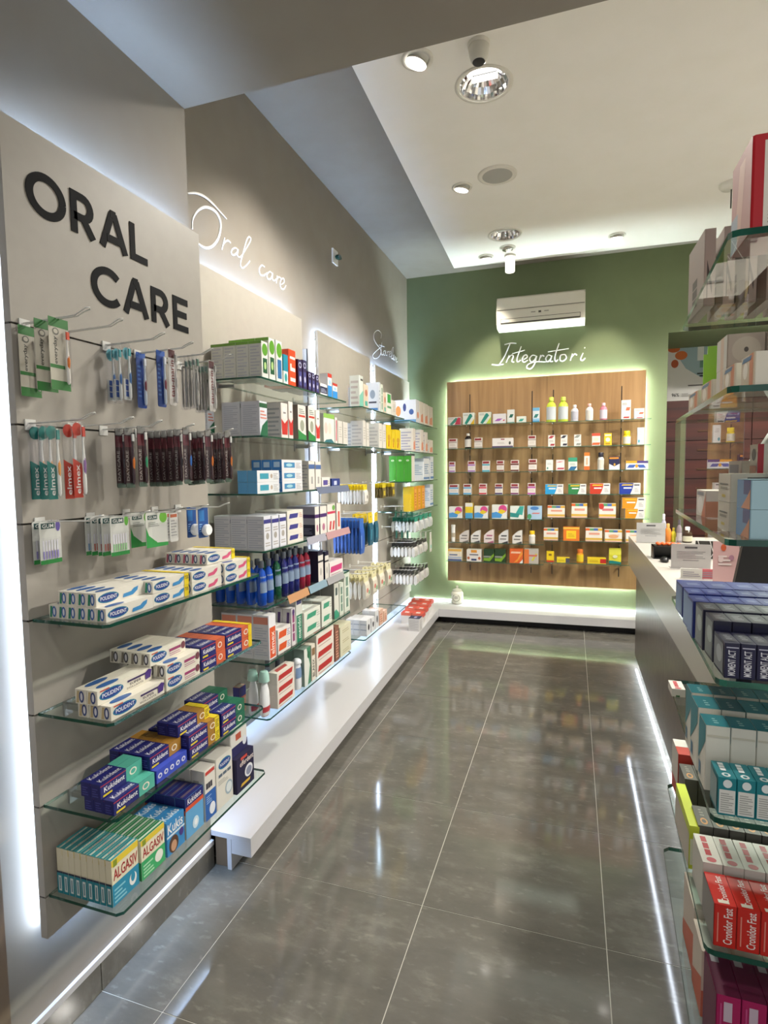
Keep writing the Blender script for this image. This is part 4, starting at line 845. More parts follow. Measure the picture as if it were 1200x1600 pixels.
D('plum', '#2c2050', [('F', 'o', .15, .72, .85, .92, '#b9bcd8'), ('F', 'o', .25, .76, .75, .88, '#2c2050'), ('F', 'r', .2, .12, .8, .6, '#4a4a8c'), ('F', 'o', .3, .25, .7, .45, '#c8c8e0'), ('L', 'r', 0, 0, 1, 1, '#4a1a36')], T_, 'dark plum carton with pale ring')
D('navyflat', '#e0e0e4', [('F', 'r', 0, .2, 1, .75, '#20284a'), ('F', 'l', .1, .3, .9, .65, '#b8bcd0', 3), SM('L')], T_, 'flat white carton with dark navy band')
D('bluecap', '#e8eaee', [('F', 'r', 0, 0, 1, .5, '#2f8fd8'), ('F', 'r', 0, .84, 1, 1, '#c8392f'), ('F', 'o', .2, .55, .8, .75, '#9fc8e8'), ('T', 'r', 0, 0, 1, 1, '#c8392f')], T_, 'white and sky blue carton with red top')
D('backs', '#dfe3ee', [SM('L', '#c4cada', 14), ('F', 'r', 0, .82, 1, .95, '#1f5a3a'), ('F', 'l', .1, .5, .9, .78, '#d88a7a', 3), ('F', 'p', 0, 0, 0, 0, '#1f6a4a', [(0, 0), (1, 0), (1, .5), (.3, .3)])], T_, 'white carton with green leaf corner')
D('redfade', '#e8e2dc', [SM('L', '#b4b4b4', 7), ('F', 'p', 0, 0, 0, 0, '#c8302c', [(.1, .1), (.9, .1), (1, .55), (.5, .42), (0, .55)]), ('F', 'o', .2, .55, .8, .9, '#f0ece8'), ('F', 'r', .3, .7, .7, .75, '#8a8a8c')], T_, 'white carton with red curved band')
D('greenfoot', '#e6e2da', [('L', 'r', 0, 0, 1, 1, '#8d8278'), ('F', 'r', .1, .66, .9, .72, '#c8483a'), ('F', 'l', .15, .76, .85, .92, '#7a8a84', 3), ('F', 'o', .25, .25, .75, .58, '#9aa08e'), ('F', 'p', 0, 0, 0, 0, '#2f8a48', [(0, 0), (1, 0), (1, .14), (.5, .2), (0, .3)])], T_, 'white carton with green foot and red line')
D('palegreen', '#dfe5dc', [('F', 'o', .05, .3, .35, .7, '#e8c8c0'), ('F', 'o', .4, .3, .7, .7, '#e8d4c8'), ('F', 'r', 0, .85, 1, 1, '#8fbf5a'), ('F', 'p', 0, 0, 0, 0, '#2f6f7a', [(0, 0), (1, 0), (.7, .14), (.2, .1)])], T_, 'pale carton with green top and pastel dots')
D('plain', '#d9d5cd', [('F', 'l', .2, .3, .8, .8, '#bab5ac', 5), SM('L', '#bab7b2', 6)], T_, 'plain off-white carton')
D('redpen', '#e4e0da', [('F', 'd', .3, .1, .7, .9, '#c2324a', .1)], T_, 'slim white carton with red diagonal')
D('sky', '#e4e8ec', [('L', 'r', 0, 0, 1, 1, '#5fb0e8'), ('F', 'r', .12, .25, .5, .75, '#3fa0b8'), ('F', 'o', .58, .3, .68, .7, '#b8a898'), ('F', 'l', .72, .2, .95, .8, '#b4b4b4', 4), ('T', 'r', 0, 0, .3, 1, '#7fc4f0')], T_, 'flat white carton with sky blue end')
D('skyblue', '#e8e8ec', [('L', 'r', 0, 0, 1, 1, '#2f7fc8'), ('L', 'r', .2, .3, .8, .8, '#bcd8f0'), ('F', 'r', .1, .25, .62, .75, '#3f88b8'), ('F', 'o', .2, .35, .5, .65, '#a8d4e0'), ('F', 'l', .68, .2, .95, .8, '#b4b4b4', 4)], T_, 'white carton with blue picture and deep blue end')
D('bluestrip', '#e6e2da', [SM('L', '#b4b4b8', 8), ('F', 'r', 0, .72, 1, .88, '#4a6aa0'), ('F', 'r', .35, .2, .65, .45, '#a8a8a4'), ('T', 'r', .1, .1, .9, .9, '#d8d4cc')], T_, 'upright white carton with slate blue strip')
D('violetbox', '#e6e2da', [('F', 'r', .15, .3, .7, .75, '#5a4f9a'), ('F', 'l', .74, .2, .95, .8, '#b4b0ac', 3)], T_, 'small white carton with violet picture')
D('smallblue', '#2a3f86', [('F', 'r', .25, .3, .6, .75, '#c8d0e4')], T_, 'small royal blue carton')
D('whiteprint', '#e2e4ec', [('L', 'l', .08, .06, .92, .94, '#c4c9d8', 13), ('F', 'r', 0, .78, 1, .9, '#3a3a86'), ('F', 'o', .25, .3, .7, .5, '#a8a49c'), ('F', 'l', .15, .1, .85, .25, '#b0aca6', 2), ('F', 'l', .15, .55, .85, .7, '#b0aca6', 2)], T_, 'upright white carton with indigo strip')
D('indigoflat', '#e6e2d8', [('F', 'd', .1, .3, .62, .72, '#3f3f8c', .06), ('F', 'l', .74, .3, .95, .8, '#d8a898', 3)], T_, 'flat cream carton with indigo lozenge')
D('purplebox', '#e6e2da', [('L', 'r', 0, 0, 1, 1, '#b4b0c4'), ('FL', 'r', 0, .62, 1, .74, '#4a2a6e'), ('L', 'r', 0, 0, 1, .4, '#2c2c4a'), ('L', 'l', .2, .08, .8, .3, '#8a8aac', 4), ('F', 'o', .3, .15, .7, .4, '#b0708c'), ('T', 'r', 0, 0, 1, 1, '#b8b4c8')], T_, 'tall carton with purple strip')
D('pinkbox', '#e6e2da', [('F', 'r', 0, .66, 1, .74, '#c83a5a'), ('F', 'd', .2, .1, .4, .4, '#c83a3a', .1), ('F', 'd', .6, .1, .8, .4, '#c83a3a', .1), ('F', 'o', .6, .76, .95, .95, '#6aa84a')], T_, 'tall white carton with crimson strip')
D('redtower', '#e8e0d8', [('F', 'r', .3, .15, .7, .7, '#d04a3a')], T_, 'slim white carton with red column')
D('navybox', '#1c1c3a', [('F', 'r', 0, 0, 1, 1, '#dcd8d0'), ('F', 'r', 0, .62, 1, .68, '#23232c'), ('F', 'o', .3, .2, .7, .45, '#b0aca4'), ('F', 'r', 0, .85, 1, 1, '#1c1c3a')], T_, 'carton with cream front and black sides')
D('pinkflat', '#e6e0dc', [('F', 'd', .05, .3, .9, .7, '#c83a7a', .05), ('F', 'l', .1, .1, .8, .25, '#b89aa4', 1)], T_, 'flat white carton with magenta band')
D('elmexbox', '#e6e6ea', [('L', 'r', .05, .8, .95, .96, '#e2907a'), ('L', 'l', .1, .1, .9, .75, '#c8cdd9', 12), ('F', 'r', .1, .03, .9, .72, '#d8541f'), ('F', 'w', .22, .1, .75, .62, '#f2e6dc', 'elmex'), ('T', 'r', .1, .1, .9, .9, '#e0dcd8')], T_, 'big white carton with orange elmex panel')
D('orangeflat', '#e8e4de', [('F', 'd', .05, .25, .62, .8, '#d8541f', .06), ('F', 'l', .7, .2, .95, .8, '#8a8ab0', 4), ('L', 'r', 0, 0, 1, 1, '#d8d4ce')], T_, 'flat white carton with orange lozenge')
D('violettall', '#d8d4d4', [('L', 'd', .3, .1, .6, .9, '#5a3f7a', .2), ('F', 'w', .25, .1, .75, .85, '#8a3a6a', '~'), ('F', 'o', .2, .8, .8, .97, '#5a3f7a')], T_, 'tall grey carton with violet stripe')
D('meridol', '#e4e6de', [('F', 'r', .05, 0, .95, .62, '#1f7a5a'), ('F', 'w', .25, .08, .75, .58, '#e4ece4', 'meridol'), ('F', 'r', .1, .86, .9, .97, '#2a2a6a'), SM('L')], T_, 'tall white carton with green meridol panel')
D('greenflat', '#e0e2d6', [('F', 'd', .15, .35, .7, .75, '#3f9a78', .06), ('F', 'l', .76, .25, .95, .8, '#b0b4a8', 3), SM('L')], T_, 'flat pale carton with green lozenge')
D('greyback', '#8f8d88', [('F', 'r', 0, 0, 1, 1, '#d8d8cc'), ('F', 'p', 0, 0, 0, 0, '#3a9a78', [(0, 0), (1, 0), (1, .1), (.4, .24), (0, .2)]), ('F', 'r', .3, .6, .7, .8, '#4a5a58')], T_, 'grey-sided carton with pale front and green foot')
D('palebox', '#d4dacc', [('F', 'w', .3, .1, .7, .9, '#6a8a7a', '~'), SM('L')], T_, 'tall pale green carton')
D('pinknavy', '#dfa894', [('FL', 'r', 0, .62, 1, 1, '#2a2a72'), ('FL', 'r', 0, .56, 1, .62, '#c8684a'), ('T', 'r', .15, .15, .85, .85, '#e2d8c4'), ('F', 'l', .15, .1, .85, .5, '#c88070', 5)], T_, 'salmon carton with navy top')
D('redflat', '#e8e0d4', [('F', 'd', .05, .3, .85, .72, '#b8302c', .05), ('F', 'l', .1, .08, .8, .22, '#b89a90', 1), ('T', 'd', .1, .2, .7, .7, '#b8504a', .1)], T_, 'flat cream carton with red lozenge')
D('greenx', '#7f9488', [('F', 'r', 0, 0, 1, 1, '#4a8a68'), ('F', 'p', 0, 0, 0, 0, '#dfe2da', [(0, 0), (.5, 0), (.9, .5), (.4, 1), (0, 1)]), ('F', 'o', .5, .7, .9, .9, '#2f6a4a')], T_, 'upright green carton with white wedge')
D('xtall', '#e4dccc', [('F', 'w', .2, .1, .8, .6, '#2a2826', 'BLANX'), ('F', 'r', .1, .7, .9, .9, '#8a6a4a')], T_, 'slim cream carton with black vertical lettering')
D('brown', '#8a5a48', [('L', 'l', .05, .2, .95, .9, '#a87a62', 8), ('F', 'l', .2, .1, .8, .9, '#e0a890', 10)], T_, 'brown carton with pale print')
D('cream3', '#dcd8bc', [('F', 'l', .2, .3, .8, .7, '#b8b08a', 2), SM('L')], T_, 'flat pale yellow-green carton')
D('orthocream', '#dccab4', [('F', 'o', .2, .5, .8, .8, '#b0705a'), ('F', 'r', .2, .1, .8, .3, '#4aa89a'), SM('L')], T_, 'tall beige carton with teal foot')
D('softgreen', '#dfe4dc', [('F', 'p', 0, 0, 0, 0, '#7fc4b0', [(0, 0), (1, 0), (1, .55), (0, .35)]), ('F', 'r', .3, .84, .9, .9, '#3a3a3c'), SM('L', '#c0b8b4', 5)], T_, 'tall white carton with mint lower half')
D('navytop', '#d4dae2', [('L', 'o', .3, .45, .7, .75, '#8a98a8'), ('L', 'r', .2, .3, .8, .36, '#3a3a4a'), ('L', 'r', .1, .06, .9, .14, '#3f7ac0'), ('T', 'r', 0, 0, 1, 1, '#1f2a4a'), ('F', 'l', .2, .3, .8, .8, '#8a98a8', 4)], 'inhaler_box', 'pale blue box with navy lid', 'box')
D('greencap', '#e0e2da', [('F', 'r', .15, .55, .85, .95, '#2f9a48'), ('F', 'r', .1, .3, .9, .4, '#5a9a6a'), SM('L')], T_, 'white carton with bright green front')
D('yellow', '#e2c61c', [('F', 'o', .2, .35, .8, .6, '#c8962a'), ('F', 'd', .3, .1, .5, .35, '#b8392a', .1), ('L', 'l', .2, .2, .8, .8, '#b89c1c', 4)], T_, 'bright yellow carton')
D('bignavy', '#dfe3ea', [('L', 'o', .06, .3, .3, .75, '#e08a2c'), ('L', 'o', .4, .5, .55, .85, '#2a3a7a'), ('L', 'o', .68, .35, .9, .6, '#3a5a9a'), ('L', 'r', 0, 0, 1, .15, '#6a9ac8'), ('T', 'r', 0, 0, 1, 1, '#1c1c2c'), ('F', 'o', .3, .2, .8, .5, '#e0906a')], 'sock_box', 'large white box with orange and navy figures', 'box')
D('kneebox', '#ddd6cc', [('F', 'p', 0, 0, 0, 0, '#d88a6a', [(.2, .1), (.9, .1), (.8, .5), (.3, .4)]), ('T', 'r', 0, 0, 1, 1, '#2a2428'), SM('L', '#a8a4b0', 7)], 'support_box', 'cream box with skin-tone picture and dark lid', 'box')
D('greenbox', '#3f9a1f', [('L', 'o', .3, .78, .7, .86, '#cfe0b8'), ('L', 'r', .48, .1, .52, .9, '#358a18'), ('F', 'r', 0, 0, 1, 1, '#dcd6cc')], 'bandage_box', 'vivid green box', 'box')
D('whiteblue', '#dfe3e6', [('L', 'r', 0, .85, 1, 1, '#a8b0b8'), ('F', 'l', .15, .3, .85, .8, '#7a98b8', 5), ('L', 'l', .1, .25, .9, .75, '#9aaec0', 6), ('F', 'r', 0, .05, 1, .14, '#4a7ab0')], 'bandage_box', 'white box with fine blue print', 'box')
D('orangebox', '#d88a1c', [('F', 'r', .2, .1, .8, .9, '#e8a848'), ('F', 'l', .3, .2, .7, .8, '#b8641c', 5), ('L', 'r', 0, 0, 1, 1, '#e0c01c')], 'bandage_box', 'orange box with yellow side', 'box')
D('yellowbox', '#e6c41c', [('F', 'l', .3, .2, .7, .8, '#b8901c', 4)], 'bandage_box', 'small yellow box', 'box')
D('cube', '#dedfe0', [('L', 'r', .05, .35, .95, .42, '#a8b0bc'), ('L', 'r', .05, .7, .95, .76, '#a8b0bc'), ('F', 'o', .3, .3, .7, .7, '#2c2c34')], 'gauze_box', 'small white cube-shaped box', 'box')
D('peach', '#e0b8a0', [('F', 'l', .2, .2, .8, .8, '#c06a4a', 4), SM('L', '#d09a84', 5)], 'plaster_box', 'small peach-coloured box', 'box')
D('navylid', '#d9d6d4', [('T', 'r', 0, 0, 1, 1, '#241f4a'), ('T', 't', .25, .35, .75, .6, '#b8b4d8', '~'), ('L', 'l', .1, .1, .9, .9, '#c0bcba', 12), ('F', 'l', .1, .1, .9, .9, '#c0bcba', 10)], 'medicine_box', 'white box with navy lid', 'box')
D('redlid', '#dcd8d4', [('T', 'r', 0, 0, 1, 1, '#d8452f'), ('T', 'r', .1, .3, .5, .7, '#f0e4dc'), ('F', 'r', 0, .65, 1, 1, '#d8452f'), ('L', 'r', 0, .75, 1, 1, '#e0705a')], 'medicine_box', 'white box with red lid', 'box')

z = ZR; X1 = -1.315
S1, S2, S3, S4, S5, S6, S7 = z[6], z[5], z[4], z[3], z[2], z[1], z[0]
TOPB, SECB = 'on the top wall-step shelf', 'on the second wall-step shelf'
Lrow(X1, S1, [('w_green', 409, 419.5, 532, .066, 4), ('w_green', 420.5, 430.5, 527, .07, 3), ('w_green2', 432, 442, 531, .06, 2), ('teal', 443, 450.5, 553, .05, 2), ('orange_e', 451.5, 463, 545, .07, 2),
              ('plum', 466, 473, 561, .05, 3), ('plum', 473.5, 480, 562, .05, 3), ('plum', 481.5, 487, 580, .04, 3), ('plum', 487.5, 493, 582, .04, 3), ('plum', 493.5, 499, 585, .04, 3), ('navyflat', 500.5, 511.5, 598, .05, 2), ('bluecap', 512.5, 519, 583, .05, 1), ('bluecap', 520, 527.5, 598, .05, 1)], TOPB)
Lrow(X1, S2, [('backs', 406, 418.5, 626, .098, 2), ('redfade', 440, 450.5, 629, .085, 2), ('redfade', 451.5, 458.5, 627, .06, 3), ('greenfoot', 466, 479, 632, .08, 2), ('greenfoot', 482, 493, 634, .08, 2), ('redfade', 494, 500.5, 640, .06, 2),
              ('palegreen', 506, 523, 645, .06, 2), ('redpen', 524, 527.5, 652, .05, 2), ('plain', 528.5, 535.5, 657, .06, 2), ('plain', 536.5, 544, 659, .06, 2)], SECB)
put('backs', carton('backs', .05, .02, .14, T_), (-1.55, yu(399, X1, S2) , S2 + .0003), PI / 2, 'leaning at the back, second shelf')
w = 'on the third wall-step shelf'
Lrow(X1, S3, [('sky', 402, 437, 735, .05, 2, 2), ('skyblue', 441, 473, 718, .055, 3, 3), ('bluestrip', 483, 492.5, 720, .07, 3), ('bluestrip', 493.5, 502, 721, .07, 2), ('violetbox', 503, 516, 746, .05, 2), ('smallblue', 518.5, 531.5, 748, .05, 1)], w)
w = 'on the fourth wall-step shelf'
Lrow(X1, S4, [('whiteprint', 413, 424.5, 807, .088, 3), ('whiteprint', 425.5, 436.5, 806, .088, 3), ('whiteprint', 437.5, 448, 804, .088, 2), ('indigoflat', 449.5, 474.5, 799, .06, 3, 3), ('purplebox', 492.5, 499.5, 792, .085, 2), ('purplebox', 500.5, 511, 791, .08, 2), ('pinkbox', 512, 524.5, 788, .07, 2), ('redtower', 526.5, 533, 786, .05, 2)], w)
w = 'on the sixth wall-step shelf'
Lrow(X1, S6, [('elmexbox', 421, 432.5, 962, .085, 3), ('orangeflat', 434.5, 455, 985, .06, 2, 2), ('violettall', 456, 462.5, 951, .05, 4), ('meridol', 463.5, 473, 936, .055, 2), ('greenflat', 475.5, 501, 958, .06, 2, 2), ('greenflat', 503, 519, 940, .06, 2, 2), ('greyback', 522.5, 530, 908, .09, 2), ('palebox', 531, 537.5, 912, .07, 2), ('palebox', 538.5, 547, 895, .07, 2)], w)
w = 'on the bottom wall-step shelf'
Lrow(X1, S7, [('redflat', 434, 461, 1052, .05, 1, 3), ('greenx', 476, 486, 1015, .06, 2), ('xtall', 487.5, 493.5, 1008, .07, 1), ('redflat', 495.5, 522.5, 993, .07, 2, 3), ('brown', 524, 530.5, 980, .1, 2), ('cream3', 532, 549, 981, .07, 2, 3)], w)
put('pinknavy', carton('pinknavy', .052, .035, .125, T_), (-1.475, 2.236, S7 + .0003), PI / 2, w)
# bay 2
w = 'on the top middle-panel shelf'
Lrow(X1, S1, [('softgreen', 562, 568, 586, .07, 1), ('orthocream', 569, 576, 600, .06, 2), ('navytop', 592.5, 594.5, 597, .1, 1), ('palebox', 595.5, 599, 600, .06, 2), ('orthocream', 599.8, 603.5, 613, .05, 2), ('greencap', 604.3, 612, 613, .05, 2), ('plain', 613, 619, 625, .06, 2)], w)
w = 'on the second middle-panel shelf'
Lrow(X1, S2, [('plain', 567.5, 572, 657, .09, 1), ('plain', 573, 577, 660, .08, 2), ('plain', 592.5, 597.5, 661, .085, 2), ('plain', 598.3, 603.5, 663, .085, 2), ('yellow', 604.5, 611.5, 663, .05, 2), ('yellow', 612.5, 617.5, 672, .05, 2), ('yellow', 618.3, 626, 671, .05, 2)], w)
w = 'on the low middle-panel shelf'
Lrow(X1, S7, [('cube', 573, 579.5, 970, .05, 3), ('cube', 580.5, 586, 966, .05, 3), ('cube', 586.8, 592, 955, .05, 2), ('peach', 593, 599, 954, .05, 2), ('peach', 600, 605, 955, .05, 1)], w)
# bay 3
w = 'on the top shelf beside the green wall'
Lrow(X1, S1, [('bignavy', 650, 655.5, 624, .2, 1), ('kneebox', 656.3, 662, 627, .1, 2), ('kneebox', 662.8, 669, 630, .1, 2), ('kneebox', 669.8, 676.5, 634, .1, 2)], w)
w = 'on the second shelf beside the green wall'
Lrow(X1, S2, [('kneebox', 645, 649.5, 669, .12, 1), ('kneebox', 657.5, 662, 671, .08, 1), ('kneebox', 664.5, 668.5, 675, .07, 1), ('kneebox', 670.5, 676.5, 687, .06, 2)], w)
w = 'on the third shelf beside the green wall'
Lrow(X1, S3, [('greenbox', 643, 648, 712, .068, 3), ('whiteblue', 662, 671, 716, .12, 1), ('whiteblue', 672.5, 677.5, 713, .08, 1)], w)
w = 'on the fourth shelf beside the green wall'
Lrow(X1, S4, [('yellowbox', 641.5, 643.3, 772, .06, 1), ('orangebox', 647, 652, 761, .05, 2), ('orangebox', 652.8, 658, 760, .05, 2), ('orangebox', 658.8, 664, 759, .05, 1), ('whiteblue', 672, 677, 757, .06, 1)], w)

# ---- bottles
def bottle(name, label, cat, loc, prof, body, cap_prof, cap, lab=None, lz=(.2, .6), sx=1., sy=1., rz=0, n=18, group=None, mk='plastic', tr=.0):
    kw = {'Transmission_Weight': tr} if tr else {}
    mb = MB(); mb.lathe(prof, mat(body, .15, kind=mk, **kw), n, sx=sx, sy=sy)
    cp = MB(); cp.lathe(cap_prof, mat(cap, .3, kind='cap'), n)
    H = prof[-1][1]; parts = [('body', mb.mesh('body')), ('cap', cp.mesh('cap'))]
    if lab:
        def rad(zz):
            for (r0_, z0_), (r1_, z1_) in zip(prof, prof[1:]):
                if z0_ <= zz <= z1_ and z1_ > z0_: return r0_ + (r1_ - r0_) * (zz - z0_) / (z1_ - z0_)
            return prof[1][0]
        a, b = lz[0] * H, lz[1] * H; lm = MB(); vs = []; m_ = 9; arcw = 1.25
        for zz in (a, (a + b) / 2, b):
            for k in range(m_):
                t = -PI / 2 - arcw + 2 * arcw * k / (m_ - 1); vs.append(((rad(zz) + .0006) * sx * math.cos(t), (rad(zz) + .0006) * sy * math.sin(t), zz))
        lm.add(vs, [(j * m_ + k, j * m_ + k + 1, (j + 1) * m_ + k + 1, (j + 1) * m_ + k) for j in range(2) for k in range(m_ - 1)], mat(lab), True)
        parts.append(('body>label_band', lm.mesh('label_band')))
    o = thing(name, label, cat, loc, parts, rz, group); TOTAL.setdefault(label, []).append(o)
    return o
def mouthwash(c, x, y, zz, where, h=.15, cap='#4a505a'):
    nm = {'#1259d2': 'bright blue', '#0f5a3c': 'dark green', '#1c2478': 'deep navy', '#a01c3c': 'ruby red'}[c]
    p = [(.02, 0), (.026, .004), (.0275, h * .3), (.026, h * .6), (.02, h * .76), (.010, h * .82), (.010, h * .85)]
    bottle('mouthwash_bottle', '%s mouthwash bottle %s' % (nm, where), 'bottle', (x, y, zz), p, c, [(.013, h * .852), (.013, h * .96), (.011, h)], cap, '#7f93ad', (.35, .78), .95, .8, PI / 2, tr=.35)
w = 'on the fifth wall-step shelf'
for i in range(5): mouthwash('#1259d2', -1.345 - i * .058, 2.245 + .004 * i, S5 + .0003, w + ', front row', .205)
for i in range(3): mouthwash('#1259d2', -1.345 - i * .058, 2.308, S5 + .0003, w + ', second row', .205)
for i in range(2): mouthwash('#0f5a3c', -1.342 - i * .058, 2.378, S5 + .0003, w, .22)
for k, yy in enumerate((2.448, 2.508, 2.568)):
    for i in range(2): mouthwash('#1c2478', -1.342 - i * .058, yy, S5 + .0003, w, .22)
for k, yy in enumerate((2.635, 2.697)):
    for i in range(2): mouthwash('#a01c3c', -1.342 - i * .058, yy, S5 + .0003, w, .215)
Lrow(X1, S5, [('navybox', 497.5, 505.5, 861, .06, 3), ('navybox', 508, 514, 862, .06, 2), ('pinkflat', 515, 536, 880, .05, 2)], w)
# checked-top bottles and roll bottle on the bottom shelf
for i, (u, xx) in enumerate(((406, -1.40), (420, -1.34))):
    p = [(.024, 0), (.031, .012), (.033, .06), (.029, .115), (.019, .15), (.013, .162)]
    bottle('gel_bottle', 'white squeeze bottle with red foot and checked top, on the bottom shelf', 'bottle', (xx, 2.234, S7 + .0003), p, '#dfe2e4', [(.025, .1625), (.023, .192), (.017, .21)], '#a8cfc4', '#b83a44', (.02, .3), 1, .62, PI / 2)
bottle('lotion_bottle', 'rounded white bottle with blue print, on the bottom shelf', 'bottle', (-1.345, (yu(463, -1.345, S7) + yu(475, -1.315, S7)) / 2, S7 + .0003), [(.026, 0), (.029, .02), (.029, .09), (.024, .125), (.02, .135)], '#dde0e4', [(.024, .1355), (.022, .15), (.012, .158)], '#d5d9de', '#7a94b8', (.45, .85), 1, .7, PI / 2)
for i in range(2): bottle('lotion_bottle', 'small dark-capped bottle behind the red-lozenge cartons, bottom shelf', 'bottle', (-1.43 - .06 * i, 2.52, S7 + .0003), [(.018, 0), (.02, .01), (.02, .1), (.01, .12)], '#9aa4b4', [(.013, .1205), (.012, .16)], '#3a3a44', '#dfe2e6', (.2, .7), 1, .8, PI / 2)

# ---- hanging stacks of the middle and far bays: cards one behind the other on long hooks
def hstack(hk, y, zt, x0, n, pitch, where, hooklabel):
    hook(XQ, y, zt, hooklabel, HOOKW2)
    for i in range(n): hang(hk, x0 - i * pitch, y, zt - .001, where)
def simple_pack(key, name, desc, cat, w, h, d, base, decs, header=None):
    """flat pouch or boxed card: header card plus a body that bulges"""
    parts = [('header_card', card_mesh(w, h * .3, header or base, [('o', .42, .6, .58, .85, '#6a6a66')]))]
    mb = MB(); a = w / 2 * .96
    prof = [(-h * .28, .2), (-h * .4, .8), (-h * .6, 1), (-h * .85, .9), (-h * .99, .25)]
    vs = [];
    for zz, k in prof: vs += [(-a, -d / 2 * k, zz), (a, -d / 2 * k, zz), (a, d / 2 * k, zz), (-a, d / 2 * k, zz)]
    fs = [(4 * j + i, 4 * j + (i + 1) % 4, 4 * j + 4 + (i + 1) % 4, 4 * j + 4 + i) for j in range(4) for i in range(4)] + [(3, 2, 1, 0), (16, 17, 18, 19)]
    fs = [tuple(reversed(f)) for f in fs]
    mb.add(vs, fs, mat(base)); fr = ((-a, -d / 2 - .0002, -h * .85), (2 * a, 0, 0), (0, 0, h * .4), (0, -1, 0))
    for i, s in enumerate(decs): decal(mb, fr, s, .0002 + .0001 * i)
    parts.append(('body', mb.mesh('body')))
    HD(key, name, desc, cat, parts)
simple_pack('yel_pack', 'sock_pack', 'white hanging pack with yellow header', 'pack', .08, .135, .021, '#e2dfd8', [('o', .55, .3, .85, .8, '#7a7468')], '#e8cf1a')
simple_pack('olive_pack', 'sock_pack', 'thin olive and brown hanging pack', 'pack', .07, .11, .008, '#6a5a2a', [('r', .2, .1, .8, .9, '#c4b02a')], '#d8c41e')
simple_pack('blue_pouch', 'ice_pouch', 'long royal blue hanging pouch', 'pouch', .075, .24, .018, '#2a5cb4', [('r', .05, .05, .2, .95, '#8ab0e0')], '#2f6ac0')
simple_pack('teal_pouch', 'sandal_pack', 'dark teal hanging pack with yellow header', 'pack', .08, .22, .02, '#1f5a72', [('d', .2, .1, .4, .9, '#4a9ab0', .15)], '#e0c41e')
simple_pack('mixed_pack', 'patch_pack', 'white hanging pack with coloured print', 'pack', .1, .17, .026, '#ddd6c4', [('o', .2, .3, .6, .8, '#c86a5a'), ('r', .65, .1, .9, .5, '#5aa06a')], '#e4ddb0')
simple_pack('teal_card', 'brush_pack', 'white hanging pack with teal header', 'pack', .105, .135, .03, '#d8dad8', [('l', .15, .2, .85, .8, '#b0b8b6', 4)], '#2f9a80')
simple_pack('black_card', 'brush_pack', 'white hanging pack with black header', 'pack', .105, .125, .03, '#d4d2cc', [('l', .15, .2, .85, .8, '#b0aea8', 4)], '#2c2c2e')
simple_pack('teal_tool', 'nail_tool', 'small dark teal hanging tool', 'tool', .03, .1, .012, '#1c5a4c', [('r', .3, .1, .7, .9, '#2f8a74')], '#d8d8d4')
simple_pack('far_card', 'tool_card', 'long white hanging card with mint patch', 'card', .06, .2, .008, '#dad6cc', [('r', .2, .1, .8, .5, '#8fd0c0')], '#e2e0da')
hstack('yel_pack', 3.60, 1.425, -1.335, 9, .022, 'under the violet-picture carton', 'long wire hook full of yellow-headed packs')
hstack('olive_pack', 4.02, 1.42, -1.34, 6, .012, 'beside the yellow-headed packs', 'long wire hook with brown packs')
hstack('olive_pack', 4.25, 1.42, -1.34, 9, .012, 'before the lit panel gap', 'long wire hook with olive packs')
hstack('blue_pouch', 3.52, 1.20, -1.335, 8, .026, 'below the yellow-headed packs', 'long wire hook with royal blue pouches')
hstack('teal_pouch', 3.70, 1.215, -1.335, 4, .04, 'beside the blue pouches', 'long wire hook with dark teal packs')
hstack('teal_pouch', 3.84, 1.215, -1.345, 4, .045, 'in front of the plain board', 'long wire hook with more teal packs')
for yy, t in ((3.62, 'near the blue pouches'), (3.78, 'in the middle of the board'), (3.94, 'above the cube boxes'), (4.12, 'near the far panel edge')):
    hstack('mixed_pack', yy, .80, -1.345, 5, .032, t, 'low wire hook with mixed packs ' + t)
hstack('teal_tool', 4.70, 1.20, -1.36, 3, .05, 'at panel edge, upper hook', 'wire hook with teal tools, upper')
hstack('teal_tool', 4.80, 1.20, -1.34, 3, .05, 'beside the upper tools', 'wire hook with teal tools, second')
hstack('teal_tool', 4.72, 1.02, -1.36, 3, .05, 'at panel edge, lower hook', 'wire hook with teal tools, lower')
for yy, t in ((4.93, 'near the tools'), (5.10, 'in the middle'), (5.28, 'third along'), (5.46, 'nearest the green wall')):
    hstack('teal_card', yy, 1.09, -1.34, 7, .034, 'of the row ' + t, 'wire hook with teal-headed packs ' + t)
for yy, t in ((4.88, 'near the panel edge'), (5.06, 'in the middle'), (5.24, 'third along')):
    hstack('black_card', yy, .86, -1.34, 7, .034, 'in the upper row ' + t, 'wire hook with black-headed packs, upper, ' + t)
    hstack('black_card', yy + .05, .60, -1.34, 7, .034, 'in the lower row ' + t, 'wire hook with black-headed packs, lower, ' + t)
hstack('far_card', 5.46, .90, -1.335, 3, .05, 'next to the green wall', 'wire hook with long white cards')
# boxes standing on the ledge
w = 'on the ledge near the corner'
for i, (u, v, k, hh) in enumerate(((655.5, 987.5, 'navylid', .11), (660.5, 977, 'redlid', .10), (665.5, 969, 'redlid', .10), (670, 961.5, 'redlid', .10), (674, 955, 'redlid', .10))):
    p = PZ(u, v, .144)
    for j in range(2 if i else 1): put(k, carton(k, .10, .098, hh, 'medicine_box'), (p.x - .05 - j * .102, p.y + .055, .1443), PI / 2, w)
